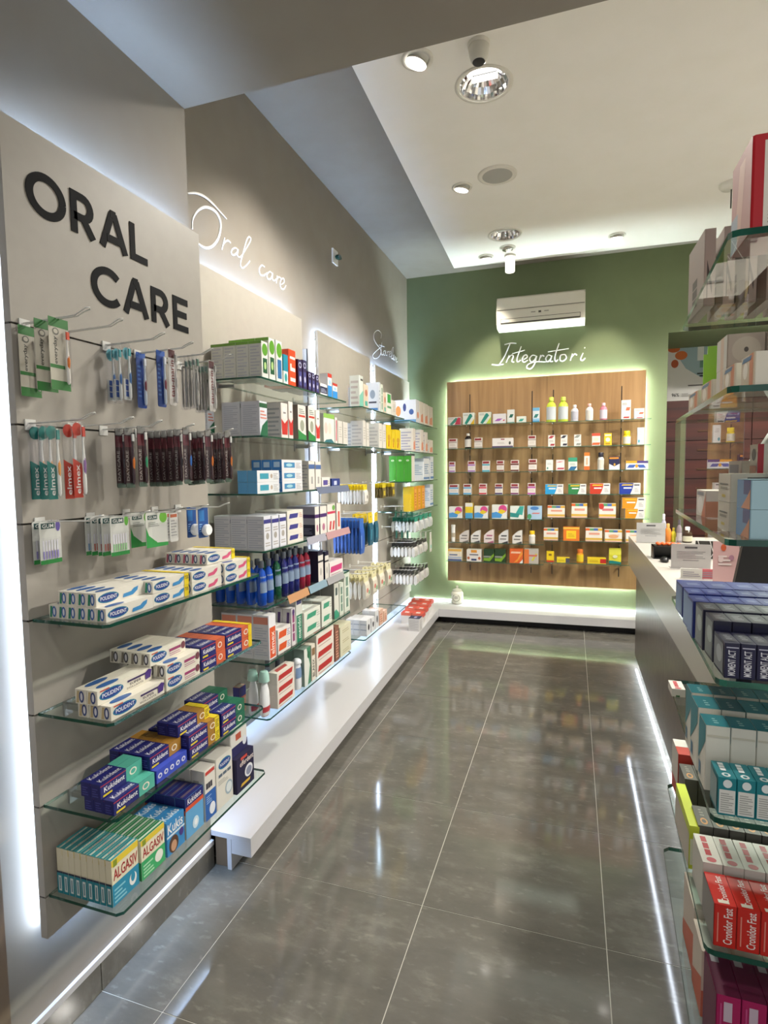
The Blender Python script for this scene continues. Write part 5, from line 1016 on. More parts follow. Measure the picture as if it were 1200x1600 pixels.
# ================================================================== oak panel: one of each product along its shelves
V = lambda *d: list(d)
RB = '#8a2a30'
def vit(c, c2='#e4dcd2'): return [('F', 'r', .08, .74, .92, .94, RB), ('F', 'r', 0, .56, 1, .70, c), ('F', 'l', .15, .3, .85, .5, '#c9beb4', 2), ('F', 'r', 0, .02, 1, .16, c), SM('L', '#c8c0b8', 5)]
M_ = 'supplement_box'
def B(key, base, decs, desc): D(key, base, decs, M_, desc, 'box')
def pill(c): return [('F', 'p', 0, 0, 0, 0, c, [(.15, .1), (.35, .02), (.85, .7), (.75, .88), (.6, .9)]), ('F', 'l', .08, .75, .5, .92, '#9aa4a0', 2)]
B('p_red', '#dfdcd4', pill('#3f8a7a') + [('F', 'p', 0, 0, 0, 0, '#b8324a', [(.55, .05), (1, .05), (1, .9), (.8, .95)])], 'white and crimson box with green pill')
B('p_yel', '#dfe4da', pill('#1f8a7c') + [('F', 'p', 0, 0, 0, 0, '#e0b41e', [(.65, 0), (1, 0), (1, .5)])], 'white box with teal pill and yellow corner')
B('p_grn', '#e2e6da', pill('#1f8a7c') + [('F', 'p', 0, 0, 0, 0, '#b8c83a', [(.6, 0), (1, 0), (1, .6)])], 'white box with teal pill and lime corner')
B('p_pur', '#e4e0e2', [('F', 'd', .12, .25, .5, .5, '#a860b8', .25), ('F', 'd', .75, .25, .88, .38, '#c83a4a', .06)], 'white box with purple pill')
B('p_tall', '#e2e4e0', [('F', 'd', .25, .4, .7, .65, '#1f6a5a', .2), ('F', 'r', 0, 0, 1, .08, '#8ab0a8')], 'tall white box with dark green patch')
B('p_flat', '#e0e4da', [('F', 'd', .2, .2, .6, .6, '#3fa89a', .2)], 'small flat white box with teal patch')
B('p_blue', '#dfe6ea', [('F', 'r', 0, .78, 1, 1, '#6fb4dc'), ('F', 'd', .1, .3, .6, .55, '#2f7a74', .3), ('F', 'r', 0, 0, 1, .1, '#3f8fc0'), ('F', 'r', 0, .1, 1, .25, '#8fc4e4')], 'upright sky blue box')
B('t_red', '#e4e0da', [('F', 'd', .45, .45, .85, .62, '#c86a4a', .1), ('F', 'd', .2, .06, .8, .14, '#b83a3a', .1), ('F', 'l', .1, .75, .6, .88, '#8a8480', 2)], 'white box with slanted rust stripes')
B('v_grey', '#e2dcd4', vit('#b4aca4'), 'white box with maroon header and grey band')
B('v_white', '#e4e0dc', [('F', 'r', .42, .82, .6, .92, RB), ('F', 'r', 0, 0, 1, .18, '#5a4a6a'), ('F', 'o', .8, .3, .9, .65, '#4a4a44'), ('F', 'l', .25, .4, .6, .6, '#c0b8b4', 2)], 'wide white box with violet foot')
for k, c, n in (('lil', '#a87ab8', 'lilac'), ('cyan', '#4aa4b8', 'cyan'), ('bro', '#8a5a4a', 'brown'), ('brd', '#6a3a32', 'dark brown'), ('sky', '#5aa4d0', 'light blue'), ('rose', '#c83a4e', 'rose red'), ('ind', '#4a3f6e', 'indigo'), ('vio', '#7a3a6a', 'plum'), ('mau', '#b45aa8', 'mauve')):
    B('v_' + k, '#e2dcd6', vit(c), 'white box with maroon header and %s band' % n)
for k, c, n in (('r', '#a83a44', 'red'), ('k', '#2c2c3a', 'black'), ('g', '#8a9088', 'grey')):
    B('s_' + k, '#e4e0da', [('F', 'd', 0, .72, .55, .95, c, .4), ('F', 'd', .3, .08, .9, .25, c, .1), ('F', 'l', .15, .42, .8, .6, '#a8a49e', 2)], 'small white box with slanted %s stripes' % n)
B('o_box', '#e2dcd0', [('F', 'r', 0, .78, 1, 1, '#d8543a'), ('F', 'd', 0, .05, .9, .25, '#d8643a', .1), ('F', 'o', .2, .35, .8, .65, '#e8d0b8')], 'white and orange-red box')
B('y_box', '#e2be2a', [('F', 'o', .2, .3, .8, .65, '#efe8cc'), ('F', 'r', .2, .08, .8, .2, '#b88a1c'), ('F', 'r', .1, .78, .9, .9, '#f0e8c8')], 'yellow box with pale oval')
B('w_tall', '#e4e4e2', [('F', 'l', .2, .6, .8, .85, '#b4b8b8', 3), ('F', 'o', .1, .1, .4, .3, '#5aa4b4')], 'tall white box with small blue dot')
B('w_dot', '#e0e2de', [('F', 'l', .2, .55, .8, .75, '#b4b8b4', 2), ('F', 'o', .15, .12, .35, .32, '#3f8a7a')], 'white box with tiny green dot')
B('pk_str', '#e6dcdc', [('F', 'd', .1, .1, .9, .25, '#b84a5a', .1), ('F', 'd', .0, .75, .5, .85, '#c8707a', .4)], 'white box with slanted pink stripes')
B('g_top', '#dfe4dc', [('F', 'r', 0, .68, 1, 1, '#3a9a7a'), ('F', 'd', 0, 0, .7, .3, '#2a6a9a', .3), ('F', 'l', .2, .4, .8, .6, '#9aaca0', 2)], 'white box with green top and blue foot')
B('o_tube', '#e6e0d6', [('F', 'r', 0, .8, 1, 1, '#e07a2c'), ('F', 'r', 0, 0, 1, .22, '#e0682c'), ('F', 'r', .3, .3, .7, .7, '#d0b090')], 'tall slim orange and white box')
B('navyrain', '#1f2348', [('F', 'r', 0, .82, .9, .95, '#d88a2c'), ('F', 'p', 0, 0, 0, 0, '#dfe2e0', [(0, 0), (1, 0), (1, .45), (.5, .25), (0, .45)]), ('F', 'o', .42, .3, .6, .5, '#c8962a')], 'navy topped white box with gold emblem')
B('longrain', '#d8dce2', [('F', 'r', 0, .72, 1, 1, '#e0a02c'), ('F', 'r', .5, .72, 1, 1, '#4a3a7a'), ('F', 'd', .05, .2, .35, .55, '#3a5aa8', .1), ('F', 'd', .6, .2, .9, .55, '#3a5aa8', -.1), ('F', 'o', .42, .2, .55, .6, '#c8962a')], 'long flat box with rainbow top edge')
for k, c, n in (('b', '#2a9ad4', 'sky blue'), ('g', '#2f7f48', 'green'), ('r', '#c03a24', 'red'), ('n', '#1f3a9a', 'royal blue'), ('o', '#d8921c', 'amber')):
    B('h_' + k, '#e2e0de', [('F', 'p', 0, 0, 0, 0, c, [(0, 0), (.52, 0), (.6, .35), (.66, .8), (.66, 1), (0, 1)]), ('F', 'd', .1, .78, .6, .9, '#e0b83a', .05), ('F', 'r', .2, .5, .58, .62, '#eef0f0'), ('F', 'r', .7, .78, .95, .88, '#3a3a4a'), ('F', 'l', .72, .2, .92, .6, '#b4b0b0', 3)], 'box half white, half %s curve' % n)
B('c_mag', '#e2e2dc', [('F', 'o', .45, .4, 1.0, 1.0, '#d04a8a'), ('F', 'p', 0, 0, 0, 0, '#e0c42a', [(.35, .4), (.7, .35), (.95, .55), (.6, .7)]), ('F', 'p', 0, 0, 0, 0, '#4a94d0', [(0, .05), (.6, .05), (.7, .3), (.3, .5), (0, .42)])], 'white box with magenta, yellow and blue shapes')
B('c_yel', '#e0c42a', [('F', 'r', 0, .76, 1, 1, '#e4e2dc'), ('F', 'r', 0, 0, 1, .35, '#4a9ac8')], 'upright yellow and blue box')
B('c_teal', '#dfe4dc', [('F', 'p', 0, 0, 0, 0, '#3aa49a', [(.4, .4), (.9, .3), (1, 1), (.7, 1)]), ('F', 'p', 0, 0, 0, 0, '#2f8a84', [(0, .15), (.6, .1), (.7, .4), (0, .5)])], 'white box with teal swirls')
B('c_blue', '#a8c4dc', [('F', 'o', .2, .7, .8, .98, '#4a80c0'), ('F', 'o', 0, .0, .3, .4, '#4a9a6a'), ('F', 'd', .3, .4, .8, .5, '#c87a7a', .1)], 'pale blue landscape box')
def rain(mid): return [('F', 'r', 0, .82, .25, 1, '#d8642c'), ('F', 'r', .25, .82, .5, 1, '#5a9a6a'), ('F', 'r', .5, .82, .75, 1, '#4a6ab0'), ('F', 'r', .75, .82, 1, 1, '#d8a83a'), ('F', 'r', .2, .5, .85, .66, mid), ('F', 'r', 0, .1, 1, .26, '#d8b04a'), ('F', 'r', 0, 0, 1, .05, '#d89a8a')]
B('r_pink', '#e6e0d4', rain('#e0a08a'), 'white box with rainbow top and pink title')
B('r_red', '#e6e0d8', rain('#c87a7a') + [('F', 'o', 0, .6, .3, 1.0, '#c03a34')], 'white box with rainbow top and red medal')
B('r_sun', '#e0782a', [('F', 'r', .2, .15, .8, .75, '#e8c42a'), ('F', 'r', 0, .86, 1, 1, '#e8b84a'), ('F', 'l', .3, .3, .7, .6, '#c89a1c', 3)], 'orange box with yellow centre')
B('r_oval', '#e6e2d8', rain('#e4d0c0') + [('F', 'o', .22, .3, .8, .62, '#e0a87a')], 'white box with rainbow top and peach oval')
B('b_sun', '#e2d8c0', [('F', 'r', 0, .8, 1, 1, '#d8a84a'), ('F', 'r', 0, 0, 1, .14, '#4a5a8a'), ('F', 'r', .1, .45, .7, .56, '#5a6a8a'), ('F', 'r', 0, .2, 1, .35, '#a8b4c8')], 'cream box with gold top and navy foot')
B('b_nut', '#e2dcd4', [('F', 'r', .3, .74, .7, .98, '#d8922c'), ('F', 'r', .32, .06, .68, .22, '#2a3a6a'), ('F', 'o', .04, .15, .22, .4, '#b8643a'), ('F', 'o', .78, .15, .96, .4, '#b8643a'), ('F', 'r', .2, .52, .8, .62, '#6a6a78')], 'white box with orange cap and brown nuts')
B('b_blk', '#1f3a1c', [('F', 'p', 0, 0, 0, 0, '#7aa42a', [(0, .1), (.6, .05), (1, .5), (1, .7), (.5, .3), (0, .3)]), ('F', 'r', 0, .35, .7, .48, '#8a9088')], 'black-green box with lime swirl')
B('b_org', '#d8602a', [('F', 'd', .1, .7, .8, .84, '#f0c0a0', .05), ('F', 'p', 0, 0, 0, 0, '#e8943a', [(.3, .0), (.6, .1), (1, .7), (.9, .9), (.6, .3)]), ('F', 'p', 0, 0, 0, 0, '#e6e2dc', [(.75, 0), (1, 0), (1, .3)])], 'bright orange box with white corner')
B('b_org2', '#b8b0a8', [('F', 'r', 0, 0, .35, 1, '#d8743a'), ('F', 'd', .5, .2, .65, .7, '#c8c43a', .3), ('F', 'd', .3, .5, .9, .62, '#c8685a', .05)], 'grey and orange box')
B('y_small', '#e4c41c', [('F', 'r', 0, 0, 1, .16, '#c03a24'), ('F', 'r', .3, .6, .7, .8, '#8a6a1c')], 'small upright yellow box with red foot')
B('y_flat', '#e4cc2a', [('F', 'r', .7, 0, 1, 1, '#4a4a5a'), ('F', 'l', .1, .3, .6, .7, '#a8941c', 2)], 'flat yellow box with dark end')
B('y_flat2', '#e4c82a', [('F', 'r', .68, .1, 1, .9, '#b82a22'), ('F', 'l', .1, .3, .6, .7, '#b8941c', 2)], 'flat yellow box with red end')
B('arc', '#e0dcd6', [('F', 'd', .25, .55, .85, .66, '#4a4a4a', .05), ('F', 'd', .15, .25, .8, .36, '#6a6664', .05), ('F', 'd', .4, .02, .9, .1, '#8a4a6a', .05)], 'white round-shouldered box')

YF = SHY + .025
def backrow(k, items, half):
    zz = (WZ if half == 0 else WZR)[k]; where = 'on the %s oak shelf' % ('first', 'second', 'third', 'fourth', 'fifth', 'sixth', 'seventh')[k]
    for it in items:
        key, ua, ub, vt = it[:4]; fx = it[4] if len(it) > 4 else None
        xa, xb = PY(ua, vt, YF).x, PY(ub, vt, YF).x; h = PY((ua + ub) / 2, vt, YF).z - zz; w_ = xb - xa
        if fx is None: put(key, carton(key, w_, min(.09, w_ * .7), h, M_), ((xa + xb) / 2, YF + min(.09, w_ * .7) / 2, zz + .0003), 0, where)
        else: fx((xa + xb) / 2, YF + .04, zz + .0003, w_, h, where)
def syrup(body, cap, lab, desc):
    def f(x, y, zz, w_, h, where):
        r_ = w_ / 2
        bottle('supplement_bottle', desc + ' ' + where, 'bottle', (x, y, zz), [(r_ * .9, 0), (r_, h * .03), (r_, h * .62), (r_ * .8, h * .74), (r_ * .4, h * .82), (r_ * .38, h * .84)], body, [(r_ * .5, h * .842), (r_ * .5, h * .985), (r_ * .4, h)], cap, lab, (.12, .72), 1, .8)
    return f
def jar(body, cap, lab, desc):
    def f(x, y, zz, w_, h, where):
        r_ = w_ / 2
        bottle('tablet_jar', desc + ' ' + where, 'jar', (x, y, zz), [(r_ * .92, 0), (r_, h * .04), (r_, h * .62), (r_ * .72, h * .72), (r_ * .7, h * .74)], body, [(r_ * .82, h * .742), (r_ * .82, h * .97), (r_ * .75, h)], cap, lab, (.12, .8))
    return f
def arcbox(x, y, zz, w_, h, where, c='#dfdbd4', c2='#4a4a4c', n='dark'):
    mb = MB(); a = w_ / 2; P = [(-a, 0), (a, 0), (a, h)] + [(a - w_ * t, h * (1 - .45 * t * t)) for t in (.25, .5, .75, 1)]
    n_ = len(P); d = .03; vs = [(px_, -d, pz_) for px_, pz_ in P] + [(px_, d, pz_) for px_, pz_ in P]
    mb.add(vs, [tuple(range(n_)), tuple(range(2 * n_ - 1, n_ - 1, -1))] + [(i, n_ + i, n_ + (i + 1) % n_, (i + 1) % n_) for i in range(n_)], mat(c))
    fr = ((-a, -d, 0), (w_, 0, 0), (0, 0, h), (0, -1, 0))
    for i, s in enumerate([('d', .25, .5, .85, .6, c2, .04), ('d', .12, .26, .8, .35, '#77716c', .04), ('p', 0, 0, 0, 0, c2, [(.3, 0), (.98, 0), (.98, .16)])]): decal(mb, fr, s, .0004 + .0002 * i)
    lab = 'white round-shouldered box with %s print %s' % (n, where); o = mb.build('supplement_box', None, (x, y, zz)); tag(o, lab, 'box'); TOTAL.setdefault(lab, []).append(o)
AR = lambda c, c2, n: (lambda *a: arcbox(*a, c=c, c2=c2, n=n))
def tube_pack(x, y, zz, w_, h, where):
    bottle('effervescent_tube', 'slim white tablet tube ' + where, 'tube', (x, y, zz), [(w_ / 2, 0), (w_ / 2, h * .86)], '#e2e0da', [(w_ / 2 * 1.05, h * .862), (w_ / 2 * 1.05, h)], '#d8d4cc', '#b4a890', (.3, .6))
def standpouch(x, y, zz, w_, h, where):
    mb = MB(); a = w_ / 2; vs = []
    for zz_, k, d in ((0, .95, .025), (h * .1, 1, .028), (h * .6, 1, .018), (h * .92, 1, .004), (h, .98, .002)): vs += [(-a * k, -d, zz_), (a * k, -d, zz_), (a * k, d, zz_), (-a * k, d, zz_)]
    mb.add(vs, [(4 * j + i, 4 * j + (i + 1) % 4, 4 * j + 4 + (i + 1) % 4, 4 * j + 4 + i) for j in range(4) for i in range(4)] + [(3, 2, 1, 0), (16, 17, 18, 19)], mat('#c4c02a'))
    fr = ((-a, -.0285, h * .02), (w_, 0, 0), (0, .0, h * .6), (0, -1, 0))
    for i, s in enumerate([('p', 0, 0, 0, 0, '#1f7a74', [(0, .0), (1, 0), (1, .2), (.3, .35), (0, .35)]), ('o', .3, .6, .7, .95, '#d8d8b0')]): decal(mb, fr, s, .0006 + .0003 * i)
    lab = 'lime and teal standing pouch ' + where; o = mb.build('supplement_pouch', None, (x, y, zz)); tag(o, lab, 'pouch')
LIME = syrup('#c4d44a', '#cfe05a', '#c9d0d4', 'tall lime syrup bottle')
backrow(0, [('p_red', 699.5, 719.5, 652), ('p_yel', 723, 741, 645), ('p_grn', 747.5, 767, 644), ('p_pur', 770, 790.5, 646.5), ('p_tall', 792.5, 803.5, 640), ('p_flat', 807, 822, 650.5), ('p_blue', 832.5, 843, 637)], 0)
backrow(0, [('', 853.5, 869, 620, LIME), ('', 872, 888, 619.5, LIME), ('', 892, 904, 632, syrup('#d6d4da', '#dcd4d8', '#b8b8c4', 'small syrup bottle with grey label')), ('', 915, 927.5, 630, syrup('#ddd6d2', '#d8a8a0', '#d8d4cc', 'small syrup bottle with salmon cap')), ('', 937.5, 949.5, 629, syrup('#c87a8a', '#dcb4bc', '#d4ccd8', 'small pink syrup bottle')), ('t_red', 971, 986, 625), ('t_red', 991, 1007, 638)], 1)
backrow(1, [('v_grey', 701, 713.5, 685.5), ('', 725, 735.5, 677, syrup('#1c1210', '#e0dcd6', '#d8d4cc', 'dark amber dropper bottle')), ('v_grey', 741, 753, 684), ('v_white', 769, 801.5, 684.5), ('v_grey', 825, 837, 680.5)], 0)
backrow(1, [('s_r', 856.5, 867, 680), ('s_k', 876, 886.5, 679.5), ('s_g', 897, 908, 679), ('o_box', 925, 938, 677), ('y_box', 944, 956, 677), ('', 974, 986.5, 673, jar('#d8c02a', '#e4cc1c', '#dcd8c8', 'yellow tablet jar')), ('w_tall', 996, 1007, 668)], 1)
backrow(2, [('v_lil', 701.5, 710.5, 721.5), ('v_lil', 731, 742, 720.5), ('v_cyan', 753.5, 765, 720), ('v_bro', 776, 787, 719.5), ('v_brd', 798, 810.5, 719), ('v_bro', 826, 838.5, 717.5)], 0)
backrow(2, [('w_dot', 853, 864, 718.5), ('pk_str', 869, 882, 718.5), ('g_top', 888, 902, 715), ('o_tube', 913, 921.5, 707), ('', 934, 944.5, 707, jar('#dcdcd6', '#1f1c2c', '#d0ccc0', 'white tablet jar with black cap')), ('navyrain', 952, 968.5, 713.5), ('longrain', 978, 1013, 720)], 1)
backrow(3, [('v_sky', 701.5, 716, 757), ('v_sky', 724, 736, 756.5), ('v_rose', 748.5, 760, 756), ('v_ind', 773.5, 785, 756), ('v_vio', 798, 810, 755.5), ('v_mau', 824.5, 836.5, 755)], 0)
backrow(3, [('h_b', 852, 880, 757), ('h_g', 888, 916, 756.5), ('h_r', 922, 953.5, 755.5), ('h_n', 968, 1001, 755)], 1)
backrow(4, [('c_mag', 701.5, 722, 792), ('c_yel', 727, 738.5, 786), ('c_mag', 741, 762, 791), ('c_mag', 768.5, 792, 789), ('c_teal', 797, 818.5, 791), ('c_blue', 824, 846.5, 791)], 0)
backrow(4, [('r_pink', 855.5, 882.5, 790.5), ('r_pink', 893, 917.5, 787), ('r_red', 936, 962.5, 787), ('h_o', 977, 1007, 795)], 1)
p = PY(975, 780, YF); put('h_o', carton('h_o', .19, .09, .10, M_), (PY(990, 790, YF).x, YF + .05, WZR[4] + PY(992, 795, YF).z - WZR[4] + .001), 0, 'stacked on its twin')
backrow(5, [('', 704, 710, 820.5, tube_pack), ('', 717.5, 731.5, 829, AR('#cfc6be', '#6a6460', 'grey')), ('', 735.5, 749.5, 829, AR('#dfdbd6', '#4a4a4e', 'black')), ('', 756, 771, 828, AR('#e2d4d0', '#a85a7a', 'pink')), ('', 779, 793.5, 828.5, AR('#d6d4d2', '#3c3c40', 'charcoal')), ('', 800.5, 815.5, 829, AR('#e0dcd6', '#4a4a4e', 'dark')), ('', 826, 836, 830, jar('#d8d0c0', '#dcb41c', '#d8d4cc', 'small tablet jar with yellow lid'))], 0)
backrow(5, [('r_pink', 849.5, 872, 826), ('r_sun', 880, 905.5, 824), ('r_pink', 915, 941, 825.5), ('r_oval', 945, 972, 828.5), ('r_oval', 978, 1004, 829)], 1)
backrow(6, [('b_sun', 700, 721, 858), ('b_nut', 729, 752, 859), ('b_blk', 755.5, 772, 858.5), ('b_blk', 773, 790, 858.5), ('b_org', 796, 817, 858.5), ('b_org2', 819, 841, 858.5)], 0)
backrow(6, [('y_small', 854, 865.5, 862), ('y_flat', 870, 890, 872), ('', 901, 912, 859, jar('#d8922a', '#c86a2a', '#e0c42a', 'orange tablet jar')), ('y_flat2', 918, 947, 872.5), ('', 952, 971, 857.5, standpouch)], 1)
# apothecary jar on the ledge
p = PZ(713, 944.5, .144)
hj = .19; jb = MB(); jb.lathe([(.045, 0), (.056, .006), (.062, .03), (.062, .11), (.05, .128), (.042, .132)], mat('#d9d8c8', .25, kind='ceramic'), 28)
jl = MB(); jl.lathe([(.046, .1325), (.05, .138), (.04, .15), (.016, .158), (.008, .164), (.013, .172), (.012, .182), (.004, .188)], mat('#c9c8b4', .25, kind='ceramic'), 24)
wr = MB(); n = 26
for k in range(n):
    a0 = 2 * PI * k / n
    if abs(math.sin(a0)) > .93 and math.sin(a0) > 0: continue
    for rr, s in ((.036, .0045),):
        u_, v_ = rr * math.cos(a0), .068 + rr * .95 * math.sin(a0); t = -PI / 2 + u_ / .0635
        c = Vector((.0632 * math.cos(t), .0632 * math.sin(t), v_)); e1 = Vector((-math.sin(t), math.cos(t), 0)); e2 = Vector((0, 0, 1))
        wr.add([c + e1 * s, c + e2 * s, c - e1 * s, c - e2 * s], [(0, 1, 2, 3)], mat('#5f6a4a'))
for k in range(2):
    zz = .062 + .014 * k; m_ = 7; ts = [-PI / 2 + (-.3 + .6 * i / (m_ - 1)) for i in range(m_)]
    wr.add([(.0632 * math.cos(t), .0632 * math.sin(t), z_) for z_ in (zz, zz + .006) for t in ts], [(i, i + 1, m_ + i + 1, m_ + i) for i in range(m_ - 1)], mat('#6a6a5a'))
thing('apothecary_jar', 'white ceramic lidded apothecary jar with green wreath on the ledge', 'jar', (p.x, p.y + .05, .1443), [('body', jb.mesh('body')), ('lid', jl.mesh('lid')), ('body>wreath_print', wr.mesh('wreath_print'))])
# ================================================================== glass gondola at the right
GY = 1.0
GN = [(1140, 360), (1139, 603), (1135, 843), (1120, 1062), (1112, 1277), (1102, 1482)]
GFr = [(1066, 512), (1055.6, 656.6), (1055, 795), (1048.7, 930), (1045, 1061), (1042, 1222)]
GZ = [PY(u, v, GY).z for u, v in GN]; GZ.append(2 * GZ[5] - GZ[4])
GXR = .98; ORG = ['topmost', 'second', 'third', 'fourth', 'fifth', 'sixth', 'lowest']
GL = []
gframe = tag(empty('gondola_frame', (GXR + .03, 1.35, 0)), 'white upright frame that carries the glass gondola shelves', 'frame')
for n_, mb in [('upright_panel', MB().box(GXR + .002, .98, .03, GXR + .03, 1.72, 2.2, M_WHITE)), ('foot', MB().box(GXR - .25, .98, 0.0005, GXR + .05, 1.72, .03, M_WHITE))]: mb.build(n_, gframe).location = (-GXR - .03, -1.35, 0)
for k in range(7):
    z_ = GZ[k]
    if k < 6:
        a_ = PY(*GN[k], GY); f_ = PZ(*GFr[k], z_)
    else: a_ = Vector((.212, GY, z_)); f_ = Vector((.245, 1.62, z_))
    a_ = Vector((a_.x, a_.y)); f_ = Vector((f_.x, f_.y)); c = Vector((.6, 1.3, z_)); rr = .014
    d_ = (f_ - a_).normalized(); poly = [a_ + Vector((rr, 0)), Vector((GXR, GY)), Vector((GXR, f_.y)), f_ + Vector((rr, 0)), f_ - d_ * rr, a_ + d_ * rr, a_ + d_ * rr * .3 + Vector((rr * .3, 0))]
    e = tag(empty('glass_shelf', c), '%s thick green-edged glass shelf of the gondola beside the counter' % ORG[k], 'shelf')
    MB().prism([tuple(q) for q in poly], z_ - .010, z_, GLASS, GLEDGE).build('pane', e).location = -c
    GL.append((a_.x, f_.x, f_.y))
    for yy in (1.12, 1.6): MB().box(GXR - .06, yy - .01, z_ - .03, GXR, yy + .01, z_ - .0102, M_STEEL).build('bracket', e).location = -c
def G(key, base, decs, desc, name='medicine_box', cat='box'): D(key, base, decs, name, desc, cat)
G('mom_navy', '#1c1b3c', [('F', 'r', .08, .03, .92, .92, '#17143e'), ('F', 'w', .22, .08, .72, .8, '#e6e6ec', 'MOMENT ACT'), ('F', 'r', .1, .86, .9, .89, '#c8c8d8'), ('T', 'r', .15, .15, .85, .85, '#3a3b46'), ('T', 'l', .3, .3, .7, .7, '#8a8b90', 3), ('L', 'r', .1, .08, .9, .92, '#6f7478'), ('L', 'o', .3, .3, .8, .8, '#a0a6aa')], 'navy box reading MOMENT ACT')
G('mom_dark', '#1d1c34', [('T', 'r', .1, .1, .9, .9, '#3c3d45'), ('T', 'l', .25, .25, .75, .75, '#8a8b90', 4), ('L', 'r', .08, .06, .92, .94, '#6c7370'), ('L', 'o', .3, .4, .9, .8, '#9ba39f'), ('F', 'r', .1, .1, .9, .9, '#17163a')], 'near-black box with grey label top')
G('mom_blue', '#22307c', [('T', 'r', .1, .1, .9, .9, '#2f3f86'), ('T', 'l', .3, .35, .8, .65, '#8a94b8', 2), ('L', 'r', .08, .06, .92, .94, '#5a76a8'), ('F', 'r', .1, .1, .9, .9, '#1f2a72')], 'royal blue box')
G('teal_w', '#e2dfd2', [('T', 'r', 0, 0, 1, 1, '#177f8a'), ('T', 'l', .4, .25, .6, .75, '#a8d4d4', 3), ('L', 'p', 0, 0, 0, 0, '#177f8a', [(0, .3), (1, .75), (1, 1), (0, 1)]), ('L', 'r', .1, .1, .4, .3, '#4a7a98'), ('F', 'l', .75, .1, .9, .25, '#b8b09a', 2), ('F', 'r', .05, .83, .95, .86, '#cfcab8')], 'tall cream box with teal top')
G('teal_s', '#16828c', [('F', 'r', .06, .05, .94, .68, '#e4e4de'), ('F', 'l', .14, .1, .86, .62, '#a8aaa4', 9), ('T', 'o', .25, .06, .75, .3, '#e6eeee'), ('T', 'o', .38, .12, .62, .24, '#16828c'), ('T', 'w', .3, .4, .62, .92, '#e8f2f2', '~'), ('F', 'o', .25, .74, .75, .96, '#e6eeee'), ('L', 'r', .1, .1, .9, .9, '#8aa0a0')], 'small teal box with white text panel')
G('cron', '#c8261c', [('F', 'w', .42, .08, .82, .94, '#f4e8e4', 'Cronidor Fast'), ('F', 'r', .14, .1, .2, .8, '#e0887a'), ('T', 'w', .4, .1, .72, .9, '#f4e8e4', 'Cronidor Fast'), ('T', 'r', .2, .04, .7, .14, '#e8e4d4'), ('L', 'r', 0, 0, 1, 1, '#8f8a86')], 'bright red box reading Cronidor Fast')
G('gray_red', '#d4d0c6', [('T', 'w', .3, .25, .6, .95, '#b0303a', '~'), ('T', 'o', .25, .04, .75, .2, '#b84a52'), ('F', 'r', .3, .0, .6, .2, '#2f6a3a')], 'pale grey box with red print')
G('dark_ring', '#57544e', [('T', 'o', .25, .08, .75, .4, '#c88a4a'), ('T', 'o', .35, .15, .65, .33, '#57544e'), ('T', 'l', .35, .5, .65, .9, '#8f8a80', 3), ('L', 'r', .1, .2, .9, .8, '#6b665f')], 'dark grey box with copper ring')
G('red_w', '#b8392c', [('T', 'r', 0, .5, 1, 1, '#d8d4cc'), ('L', 'r', 0, .3, 1, 1, '#cfcac0')], 'red box with white upper half')
G('lime', '#c8d43a', [('F', 'r', .1, .1, .9, .7, '#dfe2c8'), ('L', 'r', 0, 0, 1, .8, '#c4bcae')], 'lime green box')
G('coral', '#d8cabc', [('L', 'p', 0, 0, 0, 0, '#c8644a', [(0, 0), (1, 0), (1, .6), (0, .25)]), ('T', 'r', .1, .1, .9, .9, '#dcd8d0'), ('F', 'r', 0, 0, 1, .4, '#c8705a')], 'white box with coral side')
G('magenta', '#a8175a', [('T', 'r', 0, 0, 1, 1, '#5a1838'), ('T', 'r', .15, .75, .5, .95, '#a8a4a8'), ('F', 'w', .3, .1, .65, .95, '#c8b4c4', '~'), ('F', 'r', .15, .05, .22, .9, '#c04a84'), ('L', 'r', 0, 0, 1, 1, '#6a2448')], 'magenta box with silver print')
G('ital', '#a9cbd6', [('F', 'w', .5, .06, .82, .94, '#5f6f7c', 'ITAMIDOL'), ('F', 'w', .5, .5, .82, .70, '#c04a5a', 'I'), ('F', 'r', .88, .3, .92, .9, '#7a8a98'), ('L', 'r', 0, 0, 1, 1, '#6a8fb4'), ('L', 'r', .5, .5, 1, 1, '#4a4a78'), ('L', 'p', 0, 0, 0, 0, '#c88a6a', [(.35, 0), (1, 0), (1, .7), (.8, .45), (.55, .2)]), ('T', 'r', 0, 0, 1, 1, '#9ec2cf')], 'light blue box reading ITAMIDOL')
G('beige', '#c3bbac', [('L', 'r', .15, .6, .85, .66, '#6a6862'), ('L', 'r', .2, .45, .8, .54, '#8a847a'), ('L', 'r', .35, .16, .65, .26, '#c8b45a'), ('F', 'w', .3, .1, .75, .9, '#55524c', '~'), ('F', 'd', .5, .3, .9, .42, '#c8b04a', .05)], 'beige box with dark side lettering')
G('foot', '#d9cfc6', [('L', 'o', .15, .1, .75, .75, '#ece6e0'), ('L', 'p', 0, 0, 0, 0, '#c9785a', [(.6, 0), (1, 0), (1, .9)]), ('L', 'r', .1, .8, .8, .94, '#8a8a92'), ('F', 'r', .0, 0, 1, .6, '#c88a6e')], 'cream box with foot picture')
G('redside', '#e0d9cc', [('F', 'r', 0, 0, .22, 1, '#b81c2c'), ('F', 'l', .4, .1, .9, .9, '#b8b0a0', 12), ('L', 'o', .3, .8, .8, .95, '#6a6a6c'), ('L', 'p', 0, 0, 0, 0, '#c86a5a', [(.1, .1), (.9, .05), (.7, .4), (.3, .3)]), ('L', 'r', .1, .62, .9, .74, '#b06a5a')], 'tall cream box with red edge')
